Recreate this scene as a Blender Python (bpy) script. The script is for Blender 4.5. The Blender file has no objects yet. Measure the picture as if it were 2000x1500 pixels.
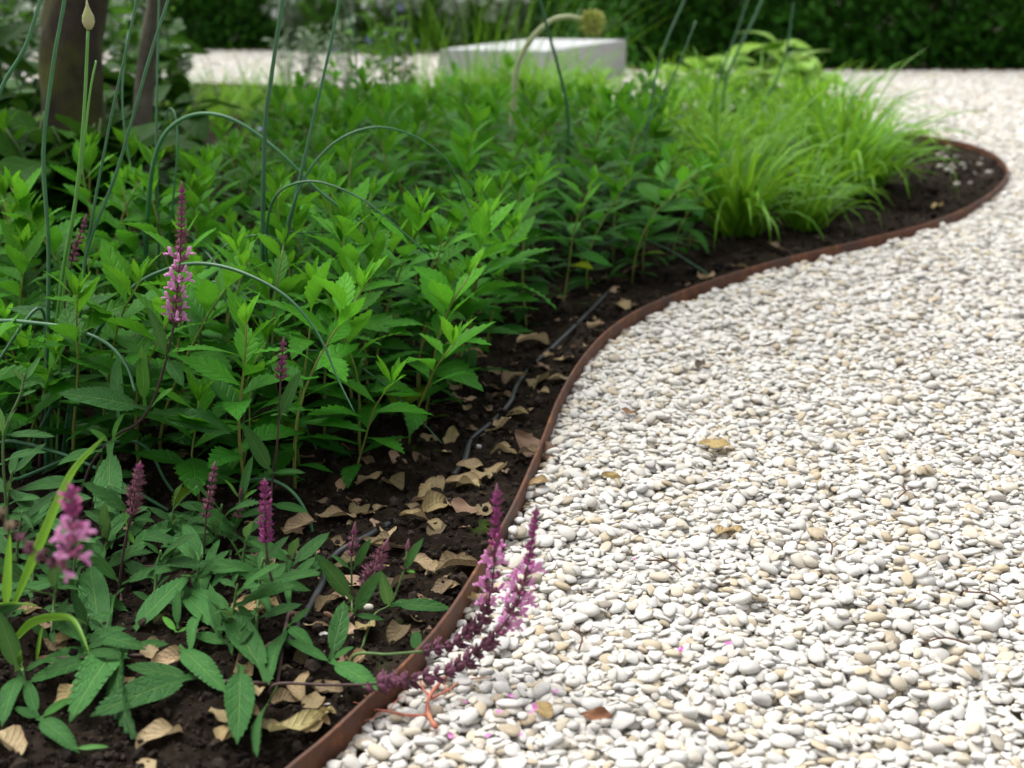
import bpy, math, random
import numpy as np
from mathutils import Vector, Matrix

# ------------------------------------------------------------------ camera, world, sun, exposure
SC = bpy.context.scene
C = SC.collection
FPX, HCAM, YHOR = 2800.0, 0.70, -40.0          # focal length in photo pixels, eye height, horizon row
PITCH = math.atan((750 - YHOR) / FPX)
cam_d = bpy.data.cameras.new('camera')
cam = bpy.data.objects.new('camera', cam_d); C.objects.link(cam)
cam.location = (0, 0, HCAM); cam.rotation_euler = (math.pi / 2 - PITCH, 0, 0)
cam_d.sensor_width = 36.0; cam_d.lens = 36.0 * FPX / 2000.0
cam_d.clip_start = 0.05; cam_d.clip_end = 500
cam_d.dof.use_dof = True; cam_d.dof.focus_distance = 1.80; cam_d.dof.aperture_fstop = 5.6
SC.camera = cam

SUN_EL, SUN_AZ = math.radians(62), math.radians(-50)      # azimuth: 0 = +Y, positive towards +X
w = bpy.data.worlds.new('World'); SC.world = w; w.use_nodes = True
nt = w.node_tree; nt.nodes.clear()
sky = nt.nodes.new('ShaderNodeTexSky'); sky.sky_type = 'NISHITA'; sky.sun_disc = False
sky.sun_elevation = SUN_EL; sky.sun_rotation = SUN_AZ
sky.air_density = 1.0; sky.dust_density = 6.0; sky.ozone_density = 1.0
hs = nt.nodes.new('ShaderNodeHueSaturation'); hs.inputs['Saturation'].default_value = 0.16
bg = nt.nodes.new('ShaderNodeBackground'); bg.inputs['Strength'].default_value = 0.14
wo = nt.nodes.new('ShaderNodeOutputWorld')
nt.links.new(sky.outputs[0], hs.inputs['Color']); nt.links.new(hs.outputs[0], bg.inputs[0]); nt.links.new(bg.outputs[0], wo.inputs[0])
sl = bpy.data.lights.new('sun', 'SUN'); sl.energy = 1.4; sl.angle = math.radians(50); sl.color = (1.0, 0.965, 0.90)
sun = bpy.data.objects.new('sun', sl); C.objects.link(sun)
sd = Vector((math.sin(SUN_AZ) * math.cos(SUN_EL), math.cos(SUN_AZ) * math.cos(SUN_EL), math.sin(SUN_EL)))
sun.rotation_euler = sd.to_track_quat('Z', 'Y').to_euler(); sun.location = (0, 0, 8)
SC.view_settings.view_transform = 'Standard'; SC.view_settings.look = 'None'
SC.view_settings.exposure = 0.80; SC.view_settings.gamma = 1.0
SC.render.engine = 'CYCLES'
SC.cycles.use_denoising = True
SC.cycles.max_bounces = 8; SC.cycles.diffuse_bounces = 4; SC.cycles.transmission_bounces = 4; SC.cycles.glossy_bounces = 2
SC.cycles.sample_clamp_indirect = 6

# ------------------------------------------------------------------ pixel -> world
CP, SP = math.cos(PITCH), math.sin(PITCH)
def ray(px, py):
    a, b = (px - 1000) / FPX, -(py - 750) / FPX
    return Vector((a, CP + b * SP, -SP + b * CP))
def gnd(px, py, z=0.0):
    r = ray(px, py); t = (z - HCAM) / r.z
    return Vector((r.x * t, r.y * t, z))
def at(px, py, Y):
    r = ray(px, py); t = Y / r.y
    return Vector((r.x * t, Y, HCAM + r.z * t))

# ------------------------------------------------------------------ noise
def _h(ix, iy, s):
    n = (ix.astype(np.int64) * 374761393 + iy.astype(np.int64) * 668265263 + s * 982451653) & 0xFFFFFFFF
    n = ((n ^ (n >> 13)) * 1274126177) & 0xFFFFFFFF
    return ((n ^ (n >> 16)) & 0xFFFF) / 65535.0
def vnoise(x, y, s=0):
    x = np.asarray(x, float); y = np.asarray(y, float)
    ix, iy = np.floor(x), np.floor(y); fx, fy = x - ix, y - iy
    fx = fx * fx * (3 - 2 * fx); fy = fy * fy * (3 - 2 * fy)
    a, b = _h(ix, iy, s), _h(ix + 1, iy, s); c, d = _h(ix, iy + 1, s), _h(ix + 1, iy + 1, s)
    return (a * (1 - fx) + b * fx) * (1 - fy) + (c * (1 - fx) + d * fx) * fy
def soil_h(x, y):
    return (0.012 + 0.016 * (vnoise(x * 7, y * 7, 1) - .5) + 0.013 * (vnoise(x * 24, y * 24, 2) - .5)
            + 0.013 * (vnoise(x * 55, y * 55, 3) - .5) + 0.008 * (vnoise(x * 110, y * 110, 4) - .5))
def sh(x, y): return float(soil_h(np.array([x]), np.array([y]))[0])

# ------------------------------------------------------------------ object helpers
def tag(o, label=None, cat=None, group=None, kind=None):
    if label: o['label'] = label
    if cat: o['category'] = cat
    if group: o['group'] = group
    if kind: o['kind'] = kind
    return o
def empty(name, loc, label=None, cat=None, group=None):
    o = bpy.data.objects.new(name, None); C.objects.link(o); o.location = loc; o.empty_display_size = 0.02
    return tag(o, label, cat, group)
def add(name, me, parent=None, M=None, color=None):
    o = bpy.data.objects.new(name, me); C.objects.link(o)
    if parent is not None: o.parent = parent
    if M is not None: o.matrix_basis = M
    if color is not None: o.color = (color[0], color[1], color[2], 1)
    return o
class MB:
    def __init__(s): s.v = []; s.f = []; s.uv = []; s.mi = []
    def tube(s, pts, rad, n=6, mi=0, cap=True, flat=1.0):
        k0 = len(s.v); pts = [Vector(p) for p in pts]; m = len(pts)
        if not hasattr(rad, '__len__'): rad = [rad] * m
        nrm = None
        for i, p in enumerate(pts):
            t = (pts[min(i + 1, m - 1)] - pts[max(i - 1, 0)])
            t = t.normalized() if t.length > 1e-9 else Vector((0, 0, 1))
            if nrm is None:
                h = Vector((1, 0, 0)) if abs(t.x) < .8 else Vector((0, 1, 0)); nrm = t.cross(h).normalized()
            nrm = (nrm - t * nrm.dot(t)).normalized(); bn = t.cross(nrm)
            for j in range(n):
                a = 2 * math.pi * j / n
                s.v.append(p + nrm * (math.cos(a) * rad[i]) + bn * (math.sin(a) * rad[i] * flat)); s.uv.append((j / n, i / max(1, m - 1)))
        for i in range(m - 1):
            for j in range(n):
                a = k0 + i * n + j; b = k0 + i * n + (j + 1) % n
                s.f.append((a, b, b + n, a + n)); s.mi.append(mi)
        if cap:
            s.f.append(tuple(k0 + j for j in range(n))[::-1]); s.mi.append(mi)
            s.f.append(tuple(k0 + (m - 1) * n + j for j in range(n))); s.mi.append(mi)
    def grid(s, R, Cn, fn, mi=0):
        k0 = len(s.v)
        for i in range(R + 1):
            for j in range(Cn + 1):
                s.v.append(Vector(fn(i / R, j / Cn, i, j))); s.uv.append((j / Cn, i / R))
        for i in range(R):
            for j in range(Cn):
                a = k0 + i * (Cn + 1) + j
                s.f.append((a, a + 1, a + Cn + 2, a + Cn + 1)); s.mi.append(mi)
    def ell(s, c, r, nu=7, nv=5, mi=0, M=None):
        k0 = len(s.v); c = Vector(c)
        for i in range(nv + 1):
            th = math.pi * i / nv
            for j in range(nu):
                a = 2 * math.pi * j / nu
                q = Vector((math.sin(th) * math.cos(a) * r[0], math.sin(th) * math.sin(a) * r[1], math.cos(th) * r[2]))
                s.v.append(c + (M @ q if M else q)); s.uv.append((j / nu, i / nv))
        for i in range(nv):
            for j in range(nu):
                a = k0 + i * nu + j; b = k0 + i * nu + (j + 1) % nu
                s.f.append((a, a + nu, b + nu, b)); s.mi.append(mi)
    def mesh(s, name, mats, smooth=True):
        me = bpy.data.meshes.new(name)
        me.from_pydata([tuple(v) for v in s.v], [], s.f)
        for m in (mats if isinstance(mats, (list, tuple)) else [mats]): me.materials.append(m)
        if s.uv:
            ul = me.uv_layers.new(name='UVMap')
            idx = np.empty(len(me.loops), np.int32); me.loops.foreach_get('vertex_index', idx)
            ul.data.foreach_set('uv', np.array(s.uv, np.float32)[idx].ravel())
        me.polygons.foreach_set('material_index', s.mi)
        me.polygons.foreach_set('use_smooth', [smooth] * len(s.f))
        me.update(); return me
def cat_rom(P, n=8):
    P = [Vector(p) for p in P]; out = []
    Q = [P[0] * 2 - P[1]] + P + [P[-1] * 2 - P[-2]]
    for i in range(1, len(Q) - 2):
        a, b, c, d = Q[i - 1], Q[i], Q[i + 1], Q[i + 2]
        for k in range(n):
            t = k / n
            out.append(0.5 * ((2 * b) + (c - a) * t + (2 * a - 5 * b + 4 * c - d) * t * t + (3 * b - a - 3 * c + d) * t ** 3))
    out.append(P[-1]); return out
def frame(base, d, up, sx, sy, sz):
    """matrix: local Y along d, local Z near up"""
    y = Vector(d).normalized(); x = y.cross(Vector(up))
    if x.length < 1e-4: x = y.cross(Vector((1, 0, 0.3)))
    x.normalize(); z = x.cross(y)
    return Matrix(((x.x * sx, y.x * sy, z.x * sz, base[0]), (x.y * sx, y.y * sy, z.y * sz, base[1]),
                   (x.z * sx, y.z * sy, z.z * sz, base[2]), (0, 0, 0, 1)))
def obj_np(name, verts, faces, mat, parent=None, smooth=False):
    me = bpy.data.meshes.new(name)
    me.from_pydata(verts.tolist() if hasattr(verts, 'tolist') else verts, [], faces.tolist() if hasattr(faces, 'tolist') else faces)
    if mat: me.materials.append(mat)
    if smooth: me.polygons.foreach_set('use_smooth', [True] * len(me.polygons))
    me.update(); return add(name, me, parent)

# ------------------------------------------------------------------ materials
def new_mat(name):
    m = bpy.data.materials.new(name); m.use_nodes = True
    t = m.node_tree; b = t.nodes['Principled BSDF']; o = t.nodes['Material Output']
    return m, t, b, o
def N(t, typ, **kw):
    n = t.nodes.new(typ)
    for k, v in kw.items():
        if k == 'op': n.operation = v
        elif isinstance(k, str) and k.startswith('i_'): n.inputs[int(k[2:])].default_value = v
        else: setattr(n, k, v)
    return n
def math_n(t, op, a, b=None, clamp=False):
    n = t.nodes.new('ShaderNodeMath'); n.operation = op; n.use_clamp = clamp
    for i, x in enumerate((a, b)):
        if x is None: continue
        if isinstance(x, (int, float)): n.inputs[i].default_value = x
        else: t.links.new(x, n.inputs[i])
    return n.outputs[0]
def mixc(t, f, a, b, mode='MIX'):
    n = t.nodes.new('ShaderNodeMix'); n.data_type = 'RGBA'; n.blend_type = mode
    for s, x in ((0, f), (6, a), (7, b)):
        if isinstance(x, (int, float)): n.inputs[s].default_value = x
        elif isinstance(x, tuple): n.inputs[s].default_value = (*x, 1) if len(x) == 3 else x
        else: t.links.new(x, n.inputs[s])
    return n.outputs[2]
def noise_n(t, scale, detail=4, vec=None, rough=.55):
    n = t.nodes.new('ShaderNodeTexNoise'); n.inputs['Scale'].default_value = scale; n.inputs['Detail'].default_value = detail
    n.inputs['Roughness'].default_value = rough
    if vec is not None: t.links.new(vec, n.inputs['Vector'])
    return n.outputs[0]
def ramp_n(t, fac, stops):
    n = t.nodes.new('ShaderNodeValToRGB'); e = n.color_ramp.elements
    while len(e) < len(stops): e.new(.5)
    for i, (p, c) in enumerate(stops): e[i].position = p; e[i].color = (*c, 1)
    t.links.new(fac, n.inputs[0]); return n.outputs[0]
def bump_n(t, h, strength, dist, b):
    n = t.nodes.new('ShaderNodeBump'); n.inputs['Strength'].default_value = strength; n.inputs['Distance'].default_value = dist
    t.links.new(h, n.inputs['Height']); t.links.new(n.outputs[0], b.inputs['Normal']); return n.outputs[0]

def leaf_mat(name, c1, c2, vein, trans=.35, rough=.5, spec=.3, tcol=None, rugose=False, vfreq=26, veinw=.03, use_uv=True, side=.18):
    m, t, b, o = new_mat(name)
    oi = t.nodes.new('ShaderNodeObjectInfo'); tc = t.nodes.new('ShaderNodeTexCoord')
    if use_uv: rnd = oi.outputs['Random']
    else: rnd = t.nodes.new('ShaderNodeNewGeometry').outputs['Random Per Island']
    col = mixc(t, rnd, c1 if use_uv else tuple(x * .6 for x in c1), c2 if use_uv else tuple(x * 1.25 for x in c2))
    pn = noise_n(t, 9, 3, tc.outputs['Object'])
    col = mixc(t, math_n(t, 'MULTIPLY', math_n(t, 'SUBTRACT', pn, .42, True), 1.6, True), col, tuple(x * .72 for x in c1))
    col = mixc(t, 1.0, col, oi.outputs['Color'], 'MULTIPLY')
    if use_uv:
        sep = t.nodes.new('ShaderNodeSeparateXYZ'); t.links.new(tc.outputs['UV'], sep.inputs[0])
        au = math_n(t, 'ABSOLUTE', math_n(t, 'SUBTRACT', sep.outputs[0], .5))
        mid = math_n(t, 'SUBTRACT', 1.0, math_n(t, 'DIVIDE', au, veinw), True)
        sv = math_n(t, 'SINE', math_n(t, 'MULTIPLY', math_n(t, 'SUBTRACT', sep.outputs[1], math_n(t, 'MULTIPLY', au, .42)), vfreq * 2))
        sv = math_n(t, 'POWER', math_n(t, 'ADD', math_n(t, 'MULTIPLY', sv, .5), .5), 6.0)
        col = mixc(t, math_n(t, 'MULTIPLY', mid, .75), col, mixc(t, 1.0, vein, oi.outputs['Color'], 'MULTIPLY'))
        col = mixc(t, math_n(t, 'MULTIPLY', sv, side), col, mixc(t, 1.0, vein, oi.outputs['Color'], 'MULTIPLY'))
        h = math_n(t, 'MULTIPLY', math_n(t, 'ADD', sv, math_n(t, 'MULTIPLY', mid, 1.5)), -1.0)
        if rugose:
            vo = t.nodes.new('ShaderNodeTexVoronoi'); vo.inputs['Scale'].default_value = 34
            mp = t.nodes.new('ShaderNodeMapping'); mp.inputs['Scale'].default_value = (.5, 1.3, 1)
            t.links.new(tc.outputs['UV'], mp.inputs[0]); t.links.new(mp.outputs[0], vo.inputs['Vector'])
            h = math_n(t, 'SUBTRACT', h, math_n(t, 'MULTIPLY', vo.outputs[0], 1.6))
        bump_n(t, h, .55, .0016, b)
    t.links.new(col, b.inputs['Base Color'])
    b.inputs['Roughness'].default_value = rough; b.inputs['Specular IOR Level'].default_value = spec
    tr = t.nodes.new('ShaderNodeBsdfTranslucent')
    t.links.new(mixc(t, .5, col, mixc(t, 1.0, tcol or vein, oi.outputs['Color'], 'MULTIPLY')), tr.inputs[0])
    mx = t.nodes.new('ShaderNodeMixShader'); mx.inputs[0].default_value = trans
    t.links.new(b.outputs[0], mx.inputs[1]); t.links.new(tr.outputs[0], mx.inputs[2]); t.links.new(mx.outputs[0], o.inputs[0])
    return m
def plain_mat(name, c1, c2, scale=40, rough=.6, spec=.3, bump=.3, bdist=.001, trans=0, rnd=.5):
    m, t, b, o = new_mat(name)
    tc = t.nodes.new('ShaderNodeTexCoord'); oi = t.nodes.new('ShaderNodeObjectInfo')
    n = noise_n(t, scale, 5, tc.outputs['Object'])
    f = math_n(t, 'ADD', math_n(t, 'MULTIPLY', math_n(t, 'SUBTRACT', n, .5), 2.2), math_n(t, 'ADD', .5, math_n(t, 'MULTIPLY', math_n(t, 'SUBTRACT', oi.outputs['Random'], .5), rnd)), True)
    col = mixc(t, 1.0, mixc(t, f, c1, c2), oi.outputs['Color'], 'MULTIPLY')
    t.links.new(col, b.inputs['Base Color']); b.inputs['Roughness'].default_value = rough; b.inputs['Specular IOR Level'].default_value = spec
    bump_n(t, n, bump, bdist, b)
    if trans:
        tr = t.nodes.new('ShaderNodeBsdfTranslucent'); t.links.new(col, tr.inputs[0])
        mx = t.nodes.new('ShaderNodeMixShader'); mx.inputs[0].default_value = trans
        t.links.new(b.outputs[0], mx.inputs[1]); t.links.new(tr.outputs[0], mx.inputs[2]); t.links.new(mx.outputs[0], o.inputs[0])
    return m

M_leafy = leaf_mat('toothed_leaf', (.050, .235, .009), (.085, .325, .010), (.17, .42, .03), .38, .5, .14, vfreq=20)
M_salvia = leaf_mat('salvia_leaf', (.036, .150, .030), (.050, .185, .036), (.22, .36, .10), .25, .55, .22, rugose=True, vfreq=18, veinw=.03, side=.05)
M_broad = leaf_mat('broad_dark_leaf', (.018, .075, .006), (.030, .105, .009), (.07, .16, .02), .25, .55, .08, vfreq=14)
M_pale = leaf_mat('pale_green_leaf', (.16, .34, .03), (.22, .40, .05), (.3, .45, .1), .35, .4, .4)
M_hedge = leaf_mat('hedge_leaf', (.030, .125, .008), (.04, .16, .012), (.08, .2, .02), .3, .5, .15, use_uv=False)
M_silver = leaf_mat('silver_leaf', (.22, .32, .20), (.28, .38, .26), (.4, .48, .36), .3, .6, .3, use_uv=False)
M_midgreen = leaf_mat('mid_green_leaf', (.05, .18, .010), (.075, .24, .016), (.18, .36, .04), .35, .5, .15, use_uv=False)
M_grass = leaf_mat('grass_blade', (.10, .32, .008), (.165, .41, .014), (.26, .45, .04), .42, .45, .22, use_uv=False)
M_blade = leaf_mat('broad_grass_blade', (.20, .44, .02), (.24, .5, .03), (.34, .55, .07), .4, .4, .35, vfreq=2, veinw=.06)
M_allium = plain_mat('onion_leaf', (.020, .095, .038), (.040, .150, .055), 30, .38, .45, .15, .0006)
M_scape = plain_mat('scape', (.09, .27, .05), (.12, .32, .06), 30, .4, .4, .15, .0006)
M_seed = plain_mat('seed_head', (.50, .55, .12), (.62, .65, .22), 60, .6, .3, .2, .001, .2)
M_palestem = plain_mat('pale_stem', (.38, .45, .22), (.5, .55, .32), 30, .5, .3, .1, .001)
M_bud = plain_mat('papery_bud', (.36, .44, .16), (.50, .40, .30), 90, .5, .35, .2, .0006, .25)
M_ystem = plain_mat('leafy_stem', (.16, .26, .04), (.22, .20, .06), 60, .5, .3, .2, .0006)
M_dstem = plain_mat('purple_stem', (.055, .03, .03), (.09, .05, .045), 90, .6, .3, .5, .0006)
M_gstem = plain_mat('green_stem', (.10, .2, .05), (.08, .12, .05), 90, .6, .3, .4, .0006)
M_calyx = plain_mat('calyx', (.17, .065, .085), (.29, .12, .18), 300, .65, .2, .4, .0006, .15)
M_calyx_old = plain_mat('faded_calyx', (.15, .09, .075), (.22, .17, .10), 300, .7, .2, .4, .0006, .15)
M_calyx_mag = plain_mat('magenta_calyx', (.22, .035, .13), (.40, .09, .27), 300, .6, .2, .4, .0006, .2)
M_pink = plain_mat('pink_corolla', (.70, .28, .58), (.80, .44, .70), 200, .5, .3, .2, .0004, .35)
M_pinkbud = plain_mat('pink_bud', (.70, .13, .42), (.75, .22, .5), 200, .5, .3, .2, .0004, .3)
M_white = plain_mat('white_petal', (.68, .72, .70), (.8, .82, .8), 100, .5, .3, .1, .0004, .3)
M_blue = plain_mat('blue_petal', (.22, .2, .55), (.3, .28, .6), 100, .5, .3, .1, .0004, .3)
M_dry = plain_mat('dry_leaf', (.50, .38, .20), (.62, .52, .33), 45, .6, .3, .5, .0015, .2, rnd=.9)
def dry_mat(name, c1, c2, spot):
    m, t, b, o = new_mat(name); tc = t.nodes.new('ShaderNodeTexCoord'); oi = t.nodes.new('ShaderNodeObjectInfo')
    sep = t.nodes.new('ShaderNodeSeparateXYZ'); t.links.new(tc.outputs['UV'], sep.inputs[0])
    au = math_n(t, 'ABSOLUTE', math_n(t, 'SUBTRACT', sep.outputs[0], .5)); mid = math_n(t, 'SUBTRACT', 1.0, math_n(t, 'DIVIDE', au, .03), True)
    sv = math_n(t, 'POWER', math_n(t, 'ADD', math_n(t, 'MULTIPLY', math_n(t, 'SINE', math_n(t, 'MULTIPLY', math_n(t, 'SUBTRACT', sep.outputs[1], math_n(t, 'MULTIPLY', au, .5)), 44)), .5), .5), 8.0)
    off = t.nodes.new('ShaderNodeVectorMath'); off.operation = 'ADD'; t.links.new(tc.outputs['UV'], off.inputs[0]); cx = t.nodes.new('ShaderNodeCombineXYZ'); t.links.new(math_n(t, 'MULTIPLY', oi.outputs['Random'], 50.0), cx.inputs[0]); t.links.new(cx.outputs[0], off.inputs[1])
    n1 = noise_n(t, 3, 5, off.outputs[0], .6); n2 = noise_n(t, 11, 5, off.outputs[0], .7)
    c = mixc(t, n1, c1, c2); c = mixc(t, math_n(t, 'MULTIPLY', math_n(t, 'SUBTRACT', n2, .53, True), 4.5, True), c, spot)
    c = mixc(t, math_n(t, 'MULTIPLY', math_n(t, 'SUBTRACT', math_n(t, 'ADD', au, math_n(t, 'MULTIPLY', n1, .25)), .52, True), 5.0, True), c, spot)
    c = mixc(t, math_n(t, 'ADD', math_n(t, 'MULTIPLY', mid, .5), math_n(t, 'MULTIPLY', sv, .22), True), c, spot); c = mixc(t, 1.0, c, oi.outputs['Color'], 'MULTIPLY')
    t.links.new(c, b.inputs['Base Color']); b.inputs['Roughness'].default_value = .65; b.inputs['Specular IOR Level'].default_value = .2; bump_n(t, math_n(t, 'ADD', n2, math_n(t, 'ADD', mid, sv)), .5, .03, b)
    tr = t.nodes.new('ShaderNodeBsdfTranslucent'); t.links.new(c, tr.inputs[0]); mx = t.nodes.new('ShaderNodeMixShader'); mx.inputs[0].default_value = .2
    t.links.new(b.outputs[0], mx.inputs[1]); t.links.new(tr.outputs[0], mx.inputs[2]); t.links.new(mx.outputs[0], o.inputs[0]); return m
M_dry = dry_mat('dry_leaf', (.46, .34, .17), (.62, .52, .33), (.22, .12, .05))
M_drybrown = plain_mat('brown_dry_leaf', (.17, .10, .06), (.27, .19, .13), 45, .65, .3, .6, .0015, .12, rnd=.9)
M_hose = plain_mat('black_hose', (.018, .02, .023), (.03, .034, .038), 40, .45, .4, .2, .0005)
M_grey = plain_mat('grey_plastic', (.22, .24, .26), (.3, .32, .34), 20, .5, .4, .1, .001)
M_redstem = plain_mat('red_stalk', (.40, .11, .09), (.47, .24, .13), 60, .75, .15, .25, .0006)
M_twig = plain_mat('twig', (.10, .05, .035), (.16, .09, .06), 120, .7, .2, .5, .0006)
M_bark2 = plain_mat('grey_bark', (.07, .065, .045), (.19, .175, .14), 14, .8, .2, .8, .006)
M_concrete = plain_mat('concrete', (.38, .39, .40), (.46, .47, .48), 6, .8, .2, .15, .002)
M_ring = plain_mat('stone_chip', (.5, .47, .4), (.62, .6, .55), 80, .6, .3, .2, .001)

def bark_mat():
    m, t, b, o = new_mat('mossy_bark'); tc = t.nodes.new('ShaderNodeTexCoord')
    mp = t.nodes.new('ShaderNodeMapping'); mp.inputs['Scale'].default_value = (1, 1, .35); t.links.new(tc.outputs['Object'], mp.inputs[0])
    n = noise_n(t, 22, 6, mp.outputs[0], .65); n2 = noise_n(t, 7, 4, tc.outputs['Object'])
    c = ramp_n(t, n, [(.3, (.010, .007, .005)), (.7, (.052, .036, .024))])
    c = mixc(t, math_n(t, 'MULTIPLY', math_n(t, 'SUBTRACT', n2, .42, True), 5, True), c, (.065, .072, .008))
    t.links.new(c, b.inputs['Base Color']); b.inputs['Roughness'].default_value = .9; bump_n(t, n, 1, .012, b); return m
M_bark = bark_mat()
def rust_mat():
    m, t, b, o = new_mat('rusted_steel'); tc = t.nodes.new('ShaderNodeTexCoord')
    n = noise_n(t, 40, 8, tc.outputs['Object'], .72); n2 = noise_n(t, 9, 5, tc.outputs['Object'], .65); n3 = noise_n(t, 420, 3, tc.outputs['Object'])
    c = ramp_n(t, n, [(.28, (.040, .013, .006)), (.52, (.115, .036, .012)), (.72, (.25, .090, .026))])
    c = mixc(t, math_n(t, 'MULTIPLY', math_n(t, 'SUBTRACT', n2, .46, True), 6, True), c, (.060, .027, .017))
    t.links.new(c, b.inputs['Base Color']); b.inputs['Roughness'].default_value = .62; b.inputs['Specular IOR Level'].default_value = .4
    bump_n(t, math_n(t, 'ADD', n, n3), .35, .0012, b); return m
M_rust = rust_mat()
def soil_mat():
    m, t, b, o = new_mat('soil'); tc = t.nodes.new('ShaderNodeTexCoord')
    n = noise_n(t, 60, 8, tc.outputs['Object'], .7); n2 = noise_n(t, 9, 4, tc.outputs['Object']); n3 = noise_n(t, 260, 4, tc.outputs['Object'], .7)
    c = ramp_n(t, n, [(.3, (.006, .0045, .0033)), (.55, (.017, .012, .0085)), (.8, (.055, .039, .027))])
    n4 = noise_n(t, 5, 6, tc.outputs['Object'], .7); c = mixc(t, math_n(t, 'MULTIPLY', math_n(t, 'SUBTRACT', n4, .52, True), 4, True), c, mixc(t, n, (.03, .023, .017), (.095, .075, .056)))
    c = mixc(t, math_n(t, 'MULTIPLY', math_n(t, 'SUBTRACT', n2, .64, True), 6, True), c, (.045, .08, .012))
    t.links.new(c, b.inputs['Base Color']); b.inputs['Roughness'].default_value = .95; b.inputs['Specular IOR Level'].default_value = .05
    bump_n(t, math_n(t, 'ADD', n, math_n(t, 'MULTIPLY', n3, .5)), .9, .006, b); return m
M_soil = soil_mat()
def pebble_mat():
    m, t, b, o = new_mat('white_pebble'); tc = t.nodes.new('ShaderNodeTexCoord'); oi = t.nodes.new('ShaderNodeObjectInfo')
    c = ramp_n(t, oi.outputs['Random'], [(.0, (.585, .572, .535)), (.36, (.645, .637, .615)), (.56, (.56, .535, .485)), (.70, (.515, .512, .50)), (.84, (.58, .53, .44)), (.95, (.45, .37, .25)), (1.0, (.31, .28, .24))])
    mul = math_n(t, 'FRACT', math_n(t, 'MULTIPLY', oi.outputs['Random'], 37.0))
    off = t.nodes.new('ShaderNodeVectorMath'); off.operation = 'ADD'
    t.links.new(tc.outputs['Object'], off.inputs[0])
    cx = t.nodes.new('ShaderNodeCombineXYZ'); t.links.new(math_n(t, 'MULTIPLY', oi.outputs['Random'], 91.0), cx.inputs[0]); t.links.new(cx.outputs[0], off.inputs[1])
    n = noise_n(t, 1.3, 5, off.outputs[0], .6); n2 = noise_n(t, 9, 4, off.outputs[0], .7)
    c = mixc(t, math_n(t, 'MULTIPLY', math_n(t, 'SUBTRACT', n, .50, True), 2.6, True), c, (.54, .48, .37))
    c = mixc(t, math_n(t, 'MULTIPLY', math_n(t, 'SUBTRACT', n2, .58, True), 2.2, True), c, (.38, .34, .28))
    t.links.new(c, b.inputs['Base Color']); b.inputs['Roughness'].default_value = .62; b.inputs['Specular IOR Level'].default_value = .3
    bump_n(t, n2, .25, .1, b); return m
M_pebble = pebble_mat()
def gravel_base_mat():
    m, t, b, o = new_mat('gravel_bed'); tc = t.nodes.new('ShaderNodeTexCoord')
    vo = t.nodes.new('ShaderNodeTexVoronoi'); vo.inputs['Scale'].default_value = 55; t.links.new(tc.outputs['Object'], vo.inputs['Vector'])
    c = mixc(t, vo.outputs['Color'], (.44, .39, .31), (.62, .58, .51))
    t.links.new(c, b.inputs['Base Color']); b.inputs['Roughness'].default_value = .9
    bump_n(t, math_n(t, 'MULTIPLY', vo.outputs[0], -1.0), .8, .01, b); return m
M_gbase = gravel_base_mat()

# ------------------------------------------------------------------ ground, bed outline, edging
EDGE_Z = 0.033
edge_px = [(150, 1930), (380, 1668), (478, 1578), (560, 1500), (632, 1440), (700, 1378), (800, 1284), (880, 1190), (950, 1078), (1000, 990), (1032, 920), (1062, 850), (1092, 775),
           (1135, 702), (1190, 642), (1255, 600), (1330, 568), (1400, 543), (1500, 513), (1600, 488), (1700, 464), (1800, 438), (1880, 408), (1940, 372),
           (1966, 342), (1962, 318), (1930, 294), (1880, 277), (1820, 266), (1770, 260)]
E = [gnd(x, y, 0) .copy() for x, y in []]
E = [gnd(x, y, EDGE_Z) for x, y in edge_px]
E += [Vector((1.35, 7.1, EDGE_Z)), Vector((0.75, 7.9, EDGE_Z)), Vector((-0.1, 8.7, EDGE_Z)), Vector((-1.2, 9.5, EDGE_Z)), Vector((-2.6, 9.9, EDGE_Z)), Vector((-4.4, 9.7, EDGE_Z)), Vector((-6.5, 9.2, EDGE_Z)), Vector((-8.5, 9.0, EDGE_Z))]
EC = cat_rom(E, 10)
rng = random.Random(5)
EP = np.array([(p.x, p.y) for p in EC])
BED = np.vstack([EP, [[-9, 0.2], [-1.2, 0.2]]])
def inside_bed(x, y):
    x = np.asarray(x, float); y = np.asarray(y, float); r = np.zeros(x.shape, bool); n = len(BED)
    for i in range(n):
        (x1, y1), (x2, y2) = BED[i], BED[(i + 1) % n]
        if y1 == y2: continue
        c = ((y1 > y) != (y2 > y)) & (x < (x2 - x1) * (y - y1) / (y2 - y1) + x1); r ^= c
    return r
def edge_dist(x, y):
    x = np.asarray(x, float); y = np.asarray(y, float); d = np.full(x.shape, 1e9)
    for i in range(len(EP) - 1):
        ax, ay = EP[i]; bx, by = EP[i + 1]; vx, vy = bx - ax, by - ay; L = vx * vx + vy * vy
        if L < 1e-12: continue
        t = np.clip(((x - ax) * vx + (y - ay) * vy) / L, 0, 1)
        d = np.minimum(d, (x - ax - t * vx) ** 2 + (y - ay - t * vy) ** 2)
    return np.sqrt(d)

g = obj_np('ground', np.array([(-80, -40, -.10), (80, -40, -.10), (80, 160, -.10), (-80, 160, -.10)], float), np.array([(0, 1, 2, 3)]), M_soil); tag(g, kind='structure')
path = obj_np('gravel_path', [(-14, -3, -.020), (16, -3, -.020), (16, 11.75, -.020), (1.0, 11.75, -.020), (.2, 15.2, -.020), (-14, 15.2, -.020)], [(0, 1, 2, 3, 4, 5)], M_gbase); tag(path, kind='structure')

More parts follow.
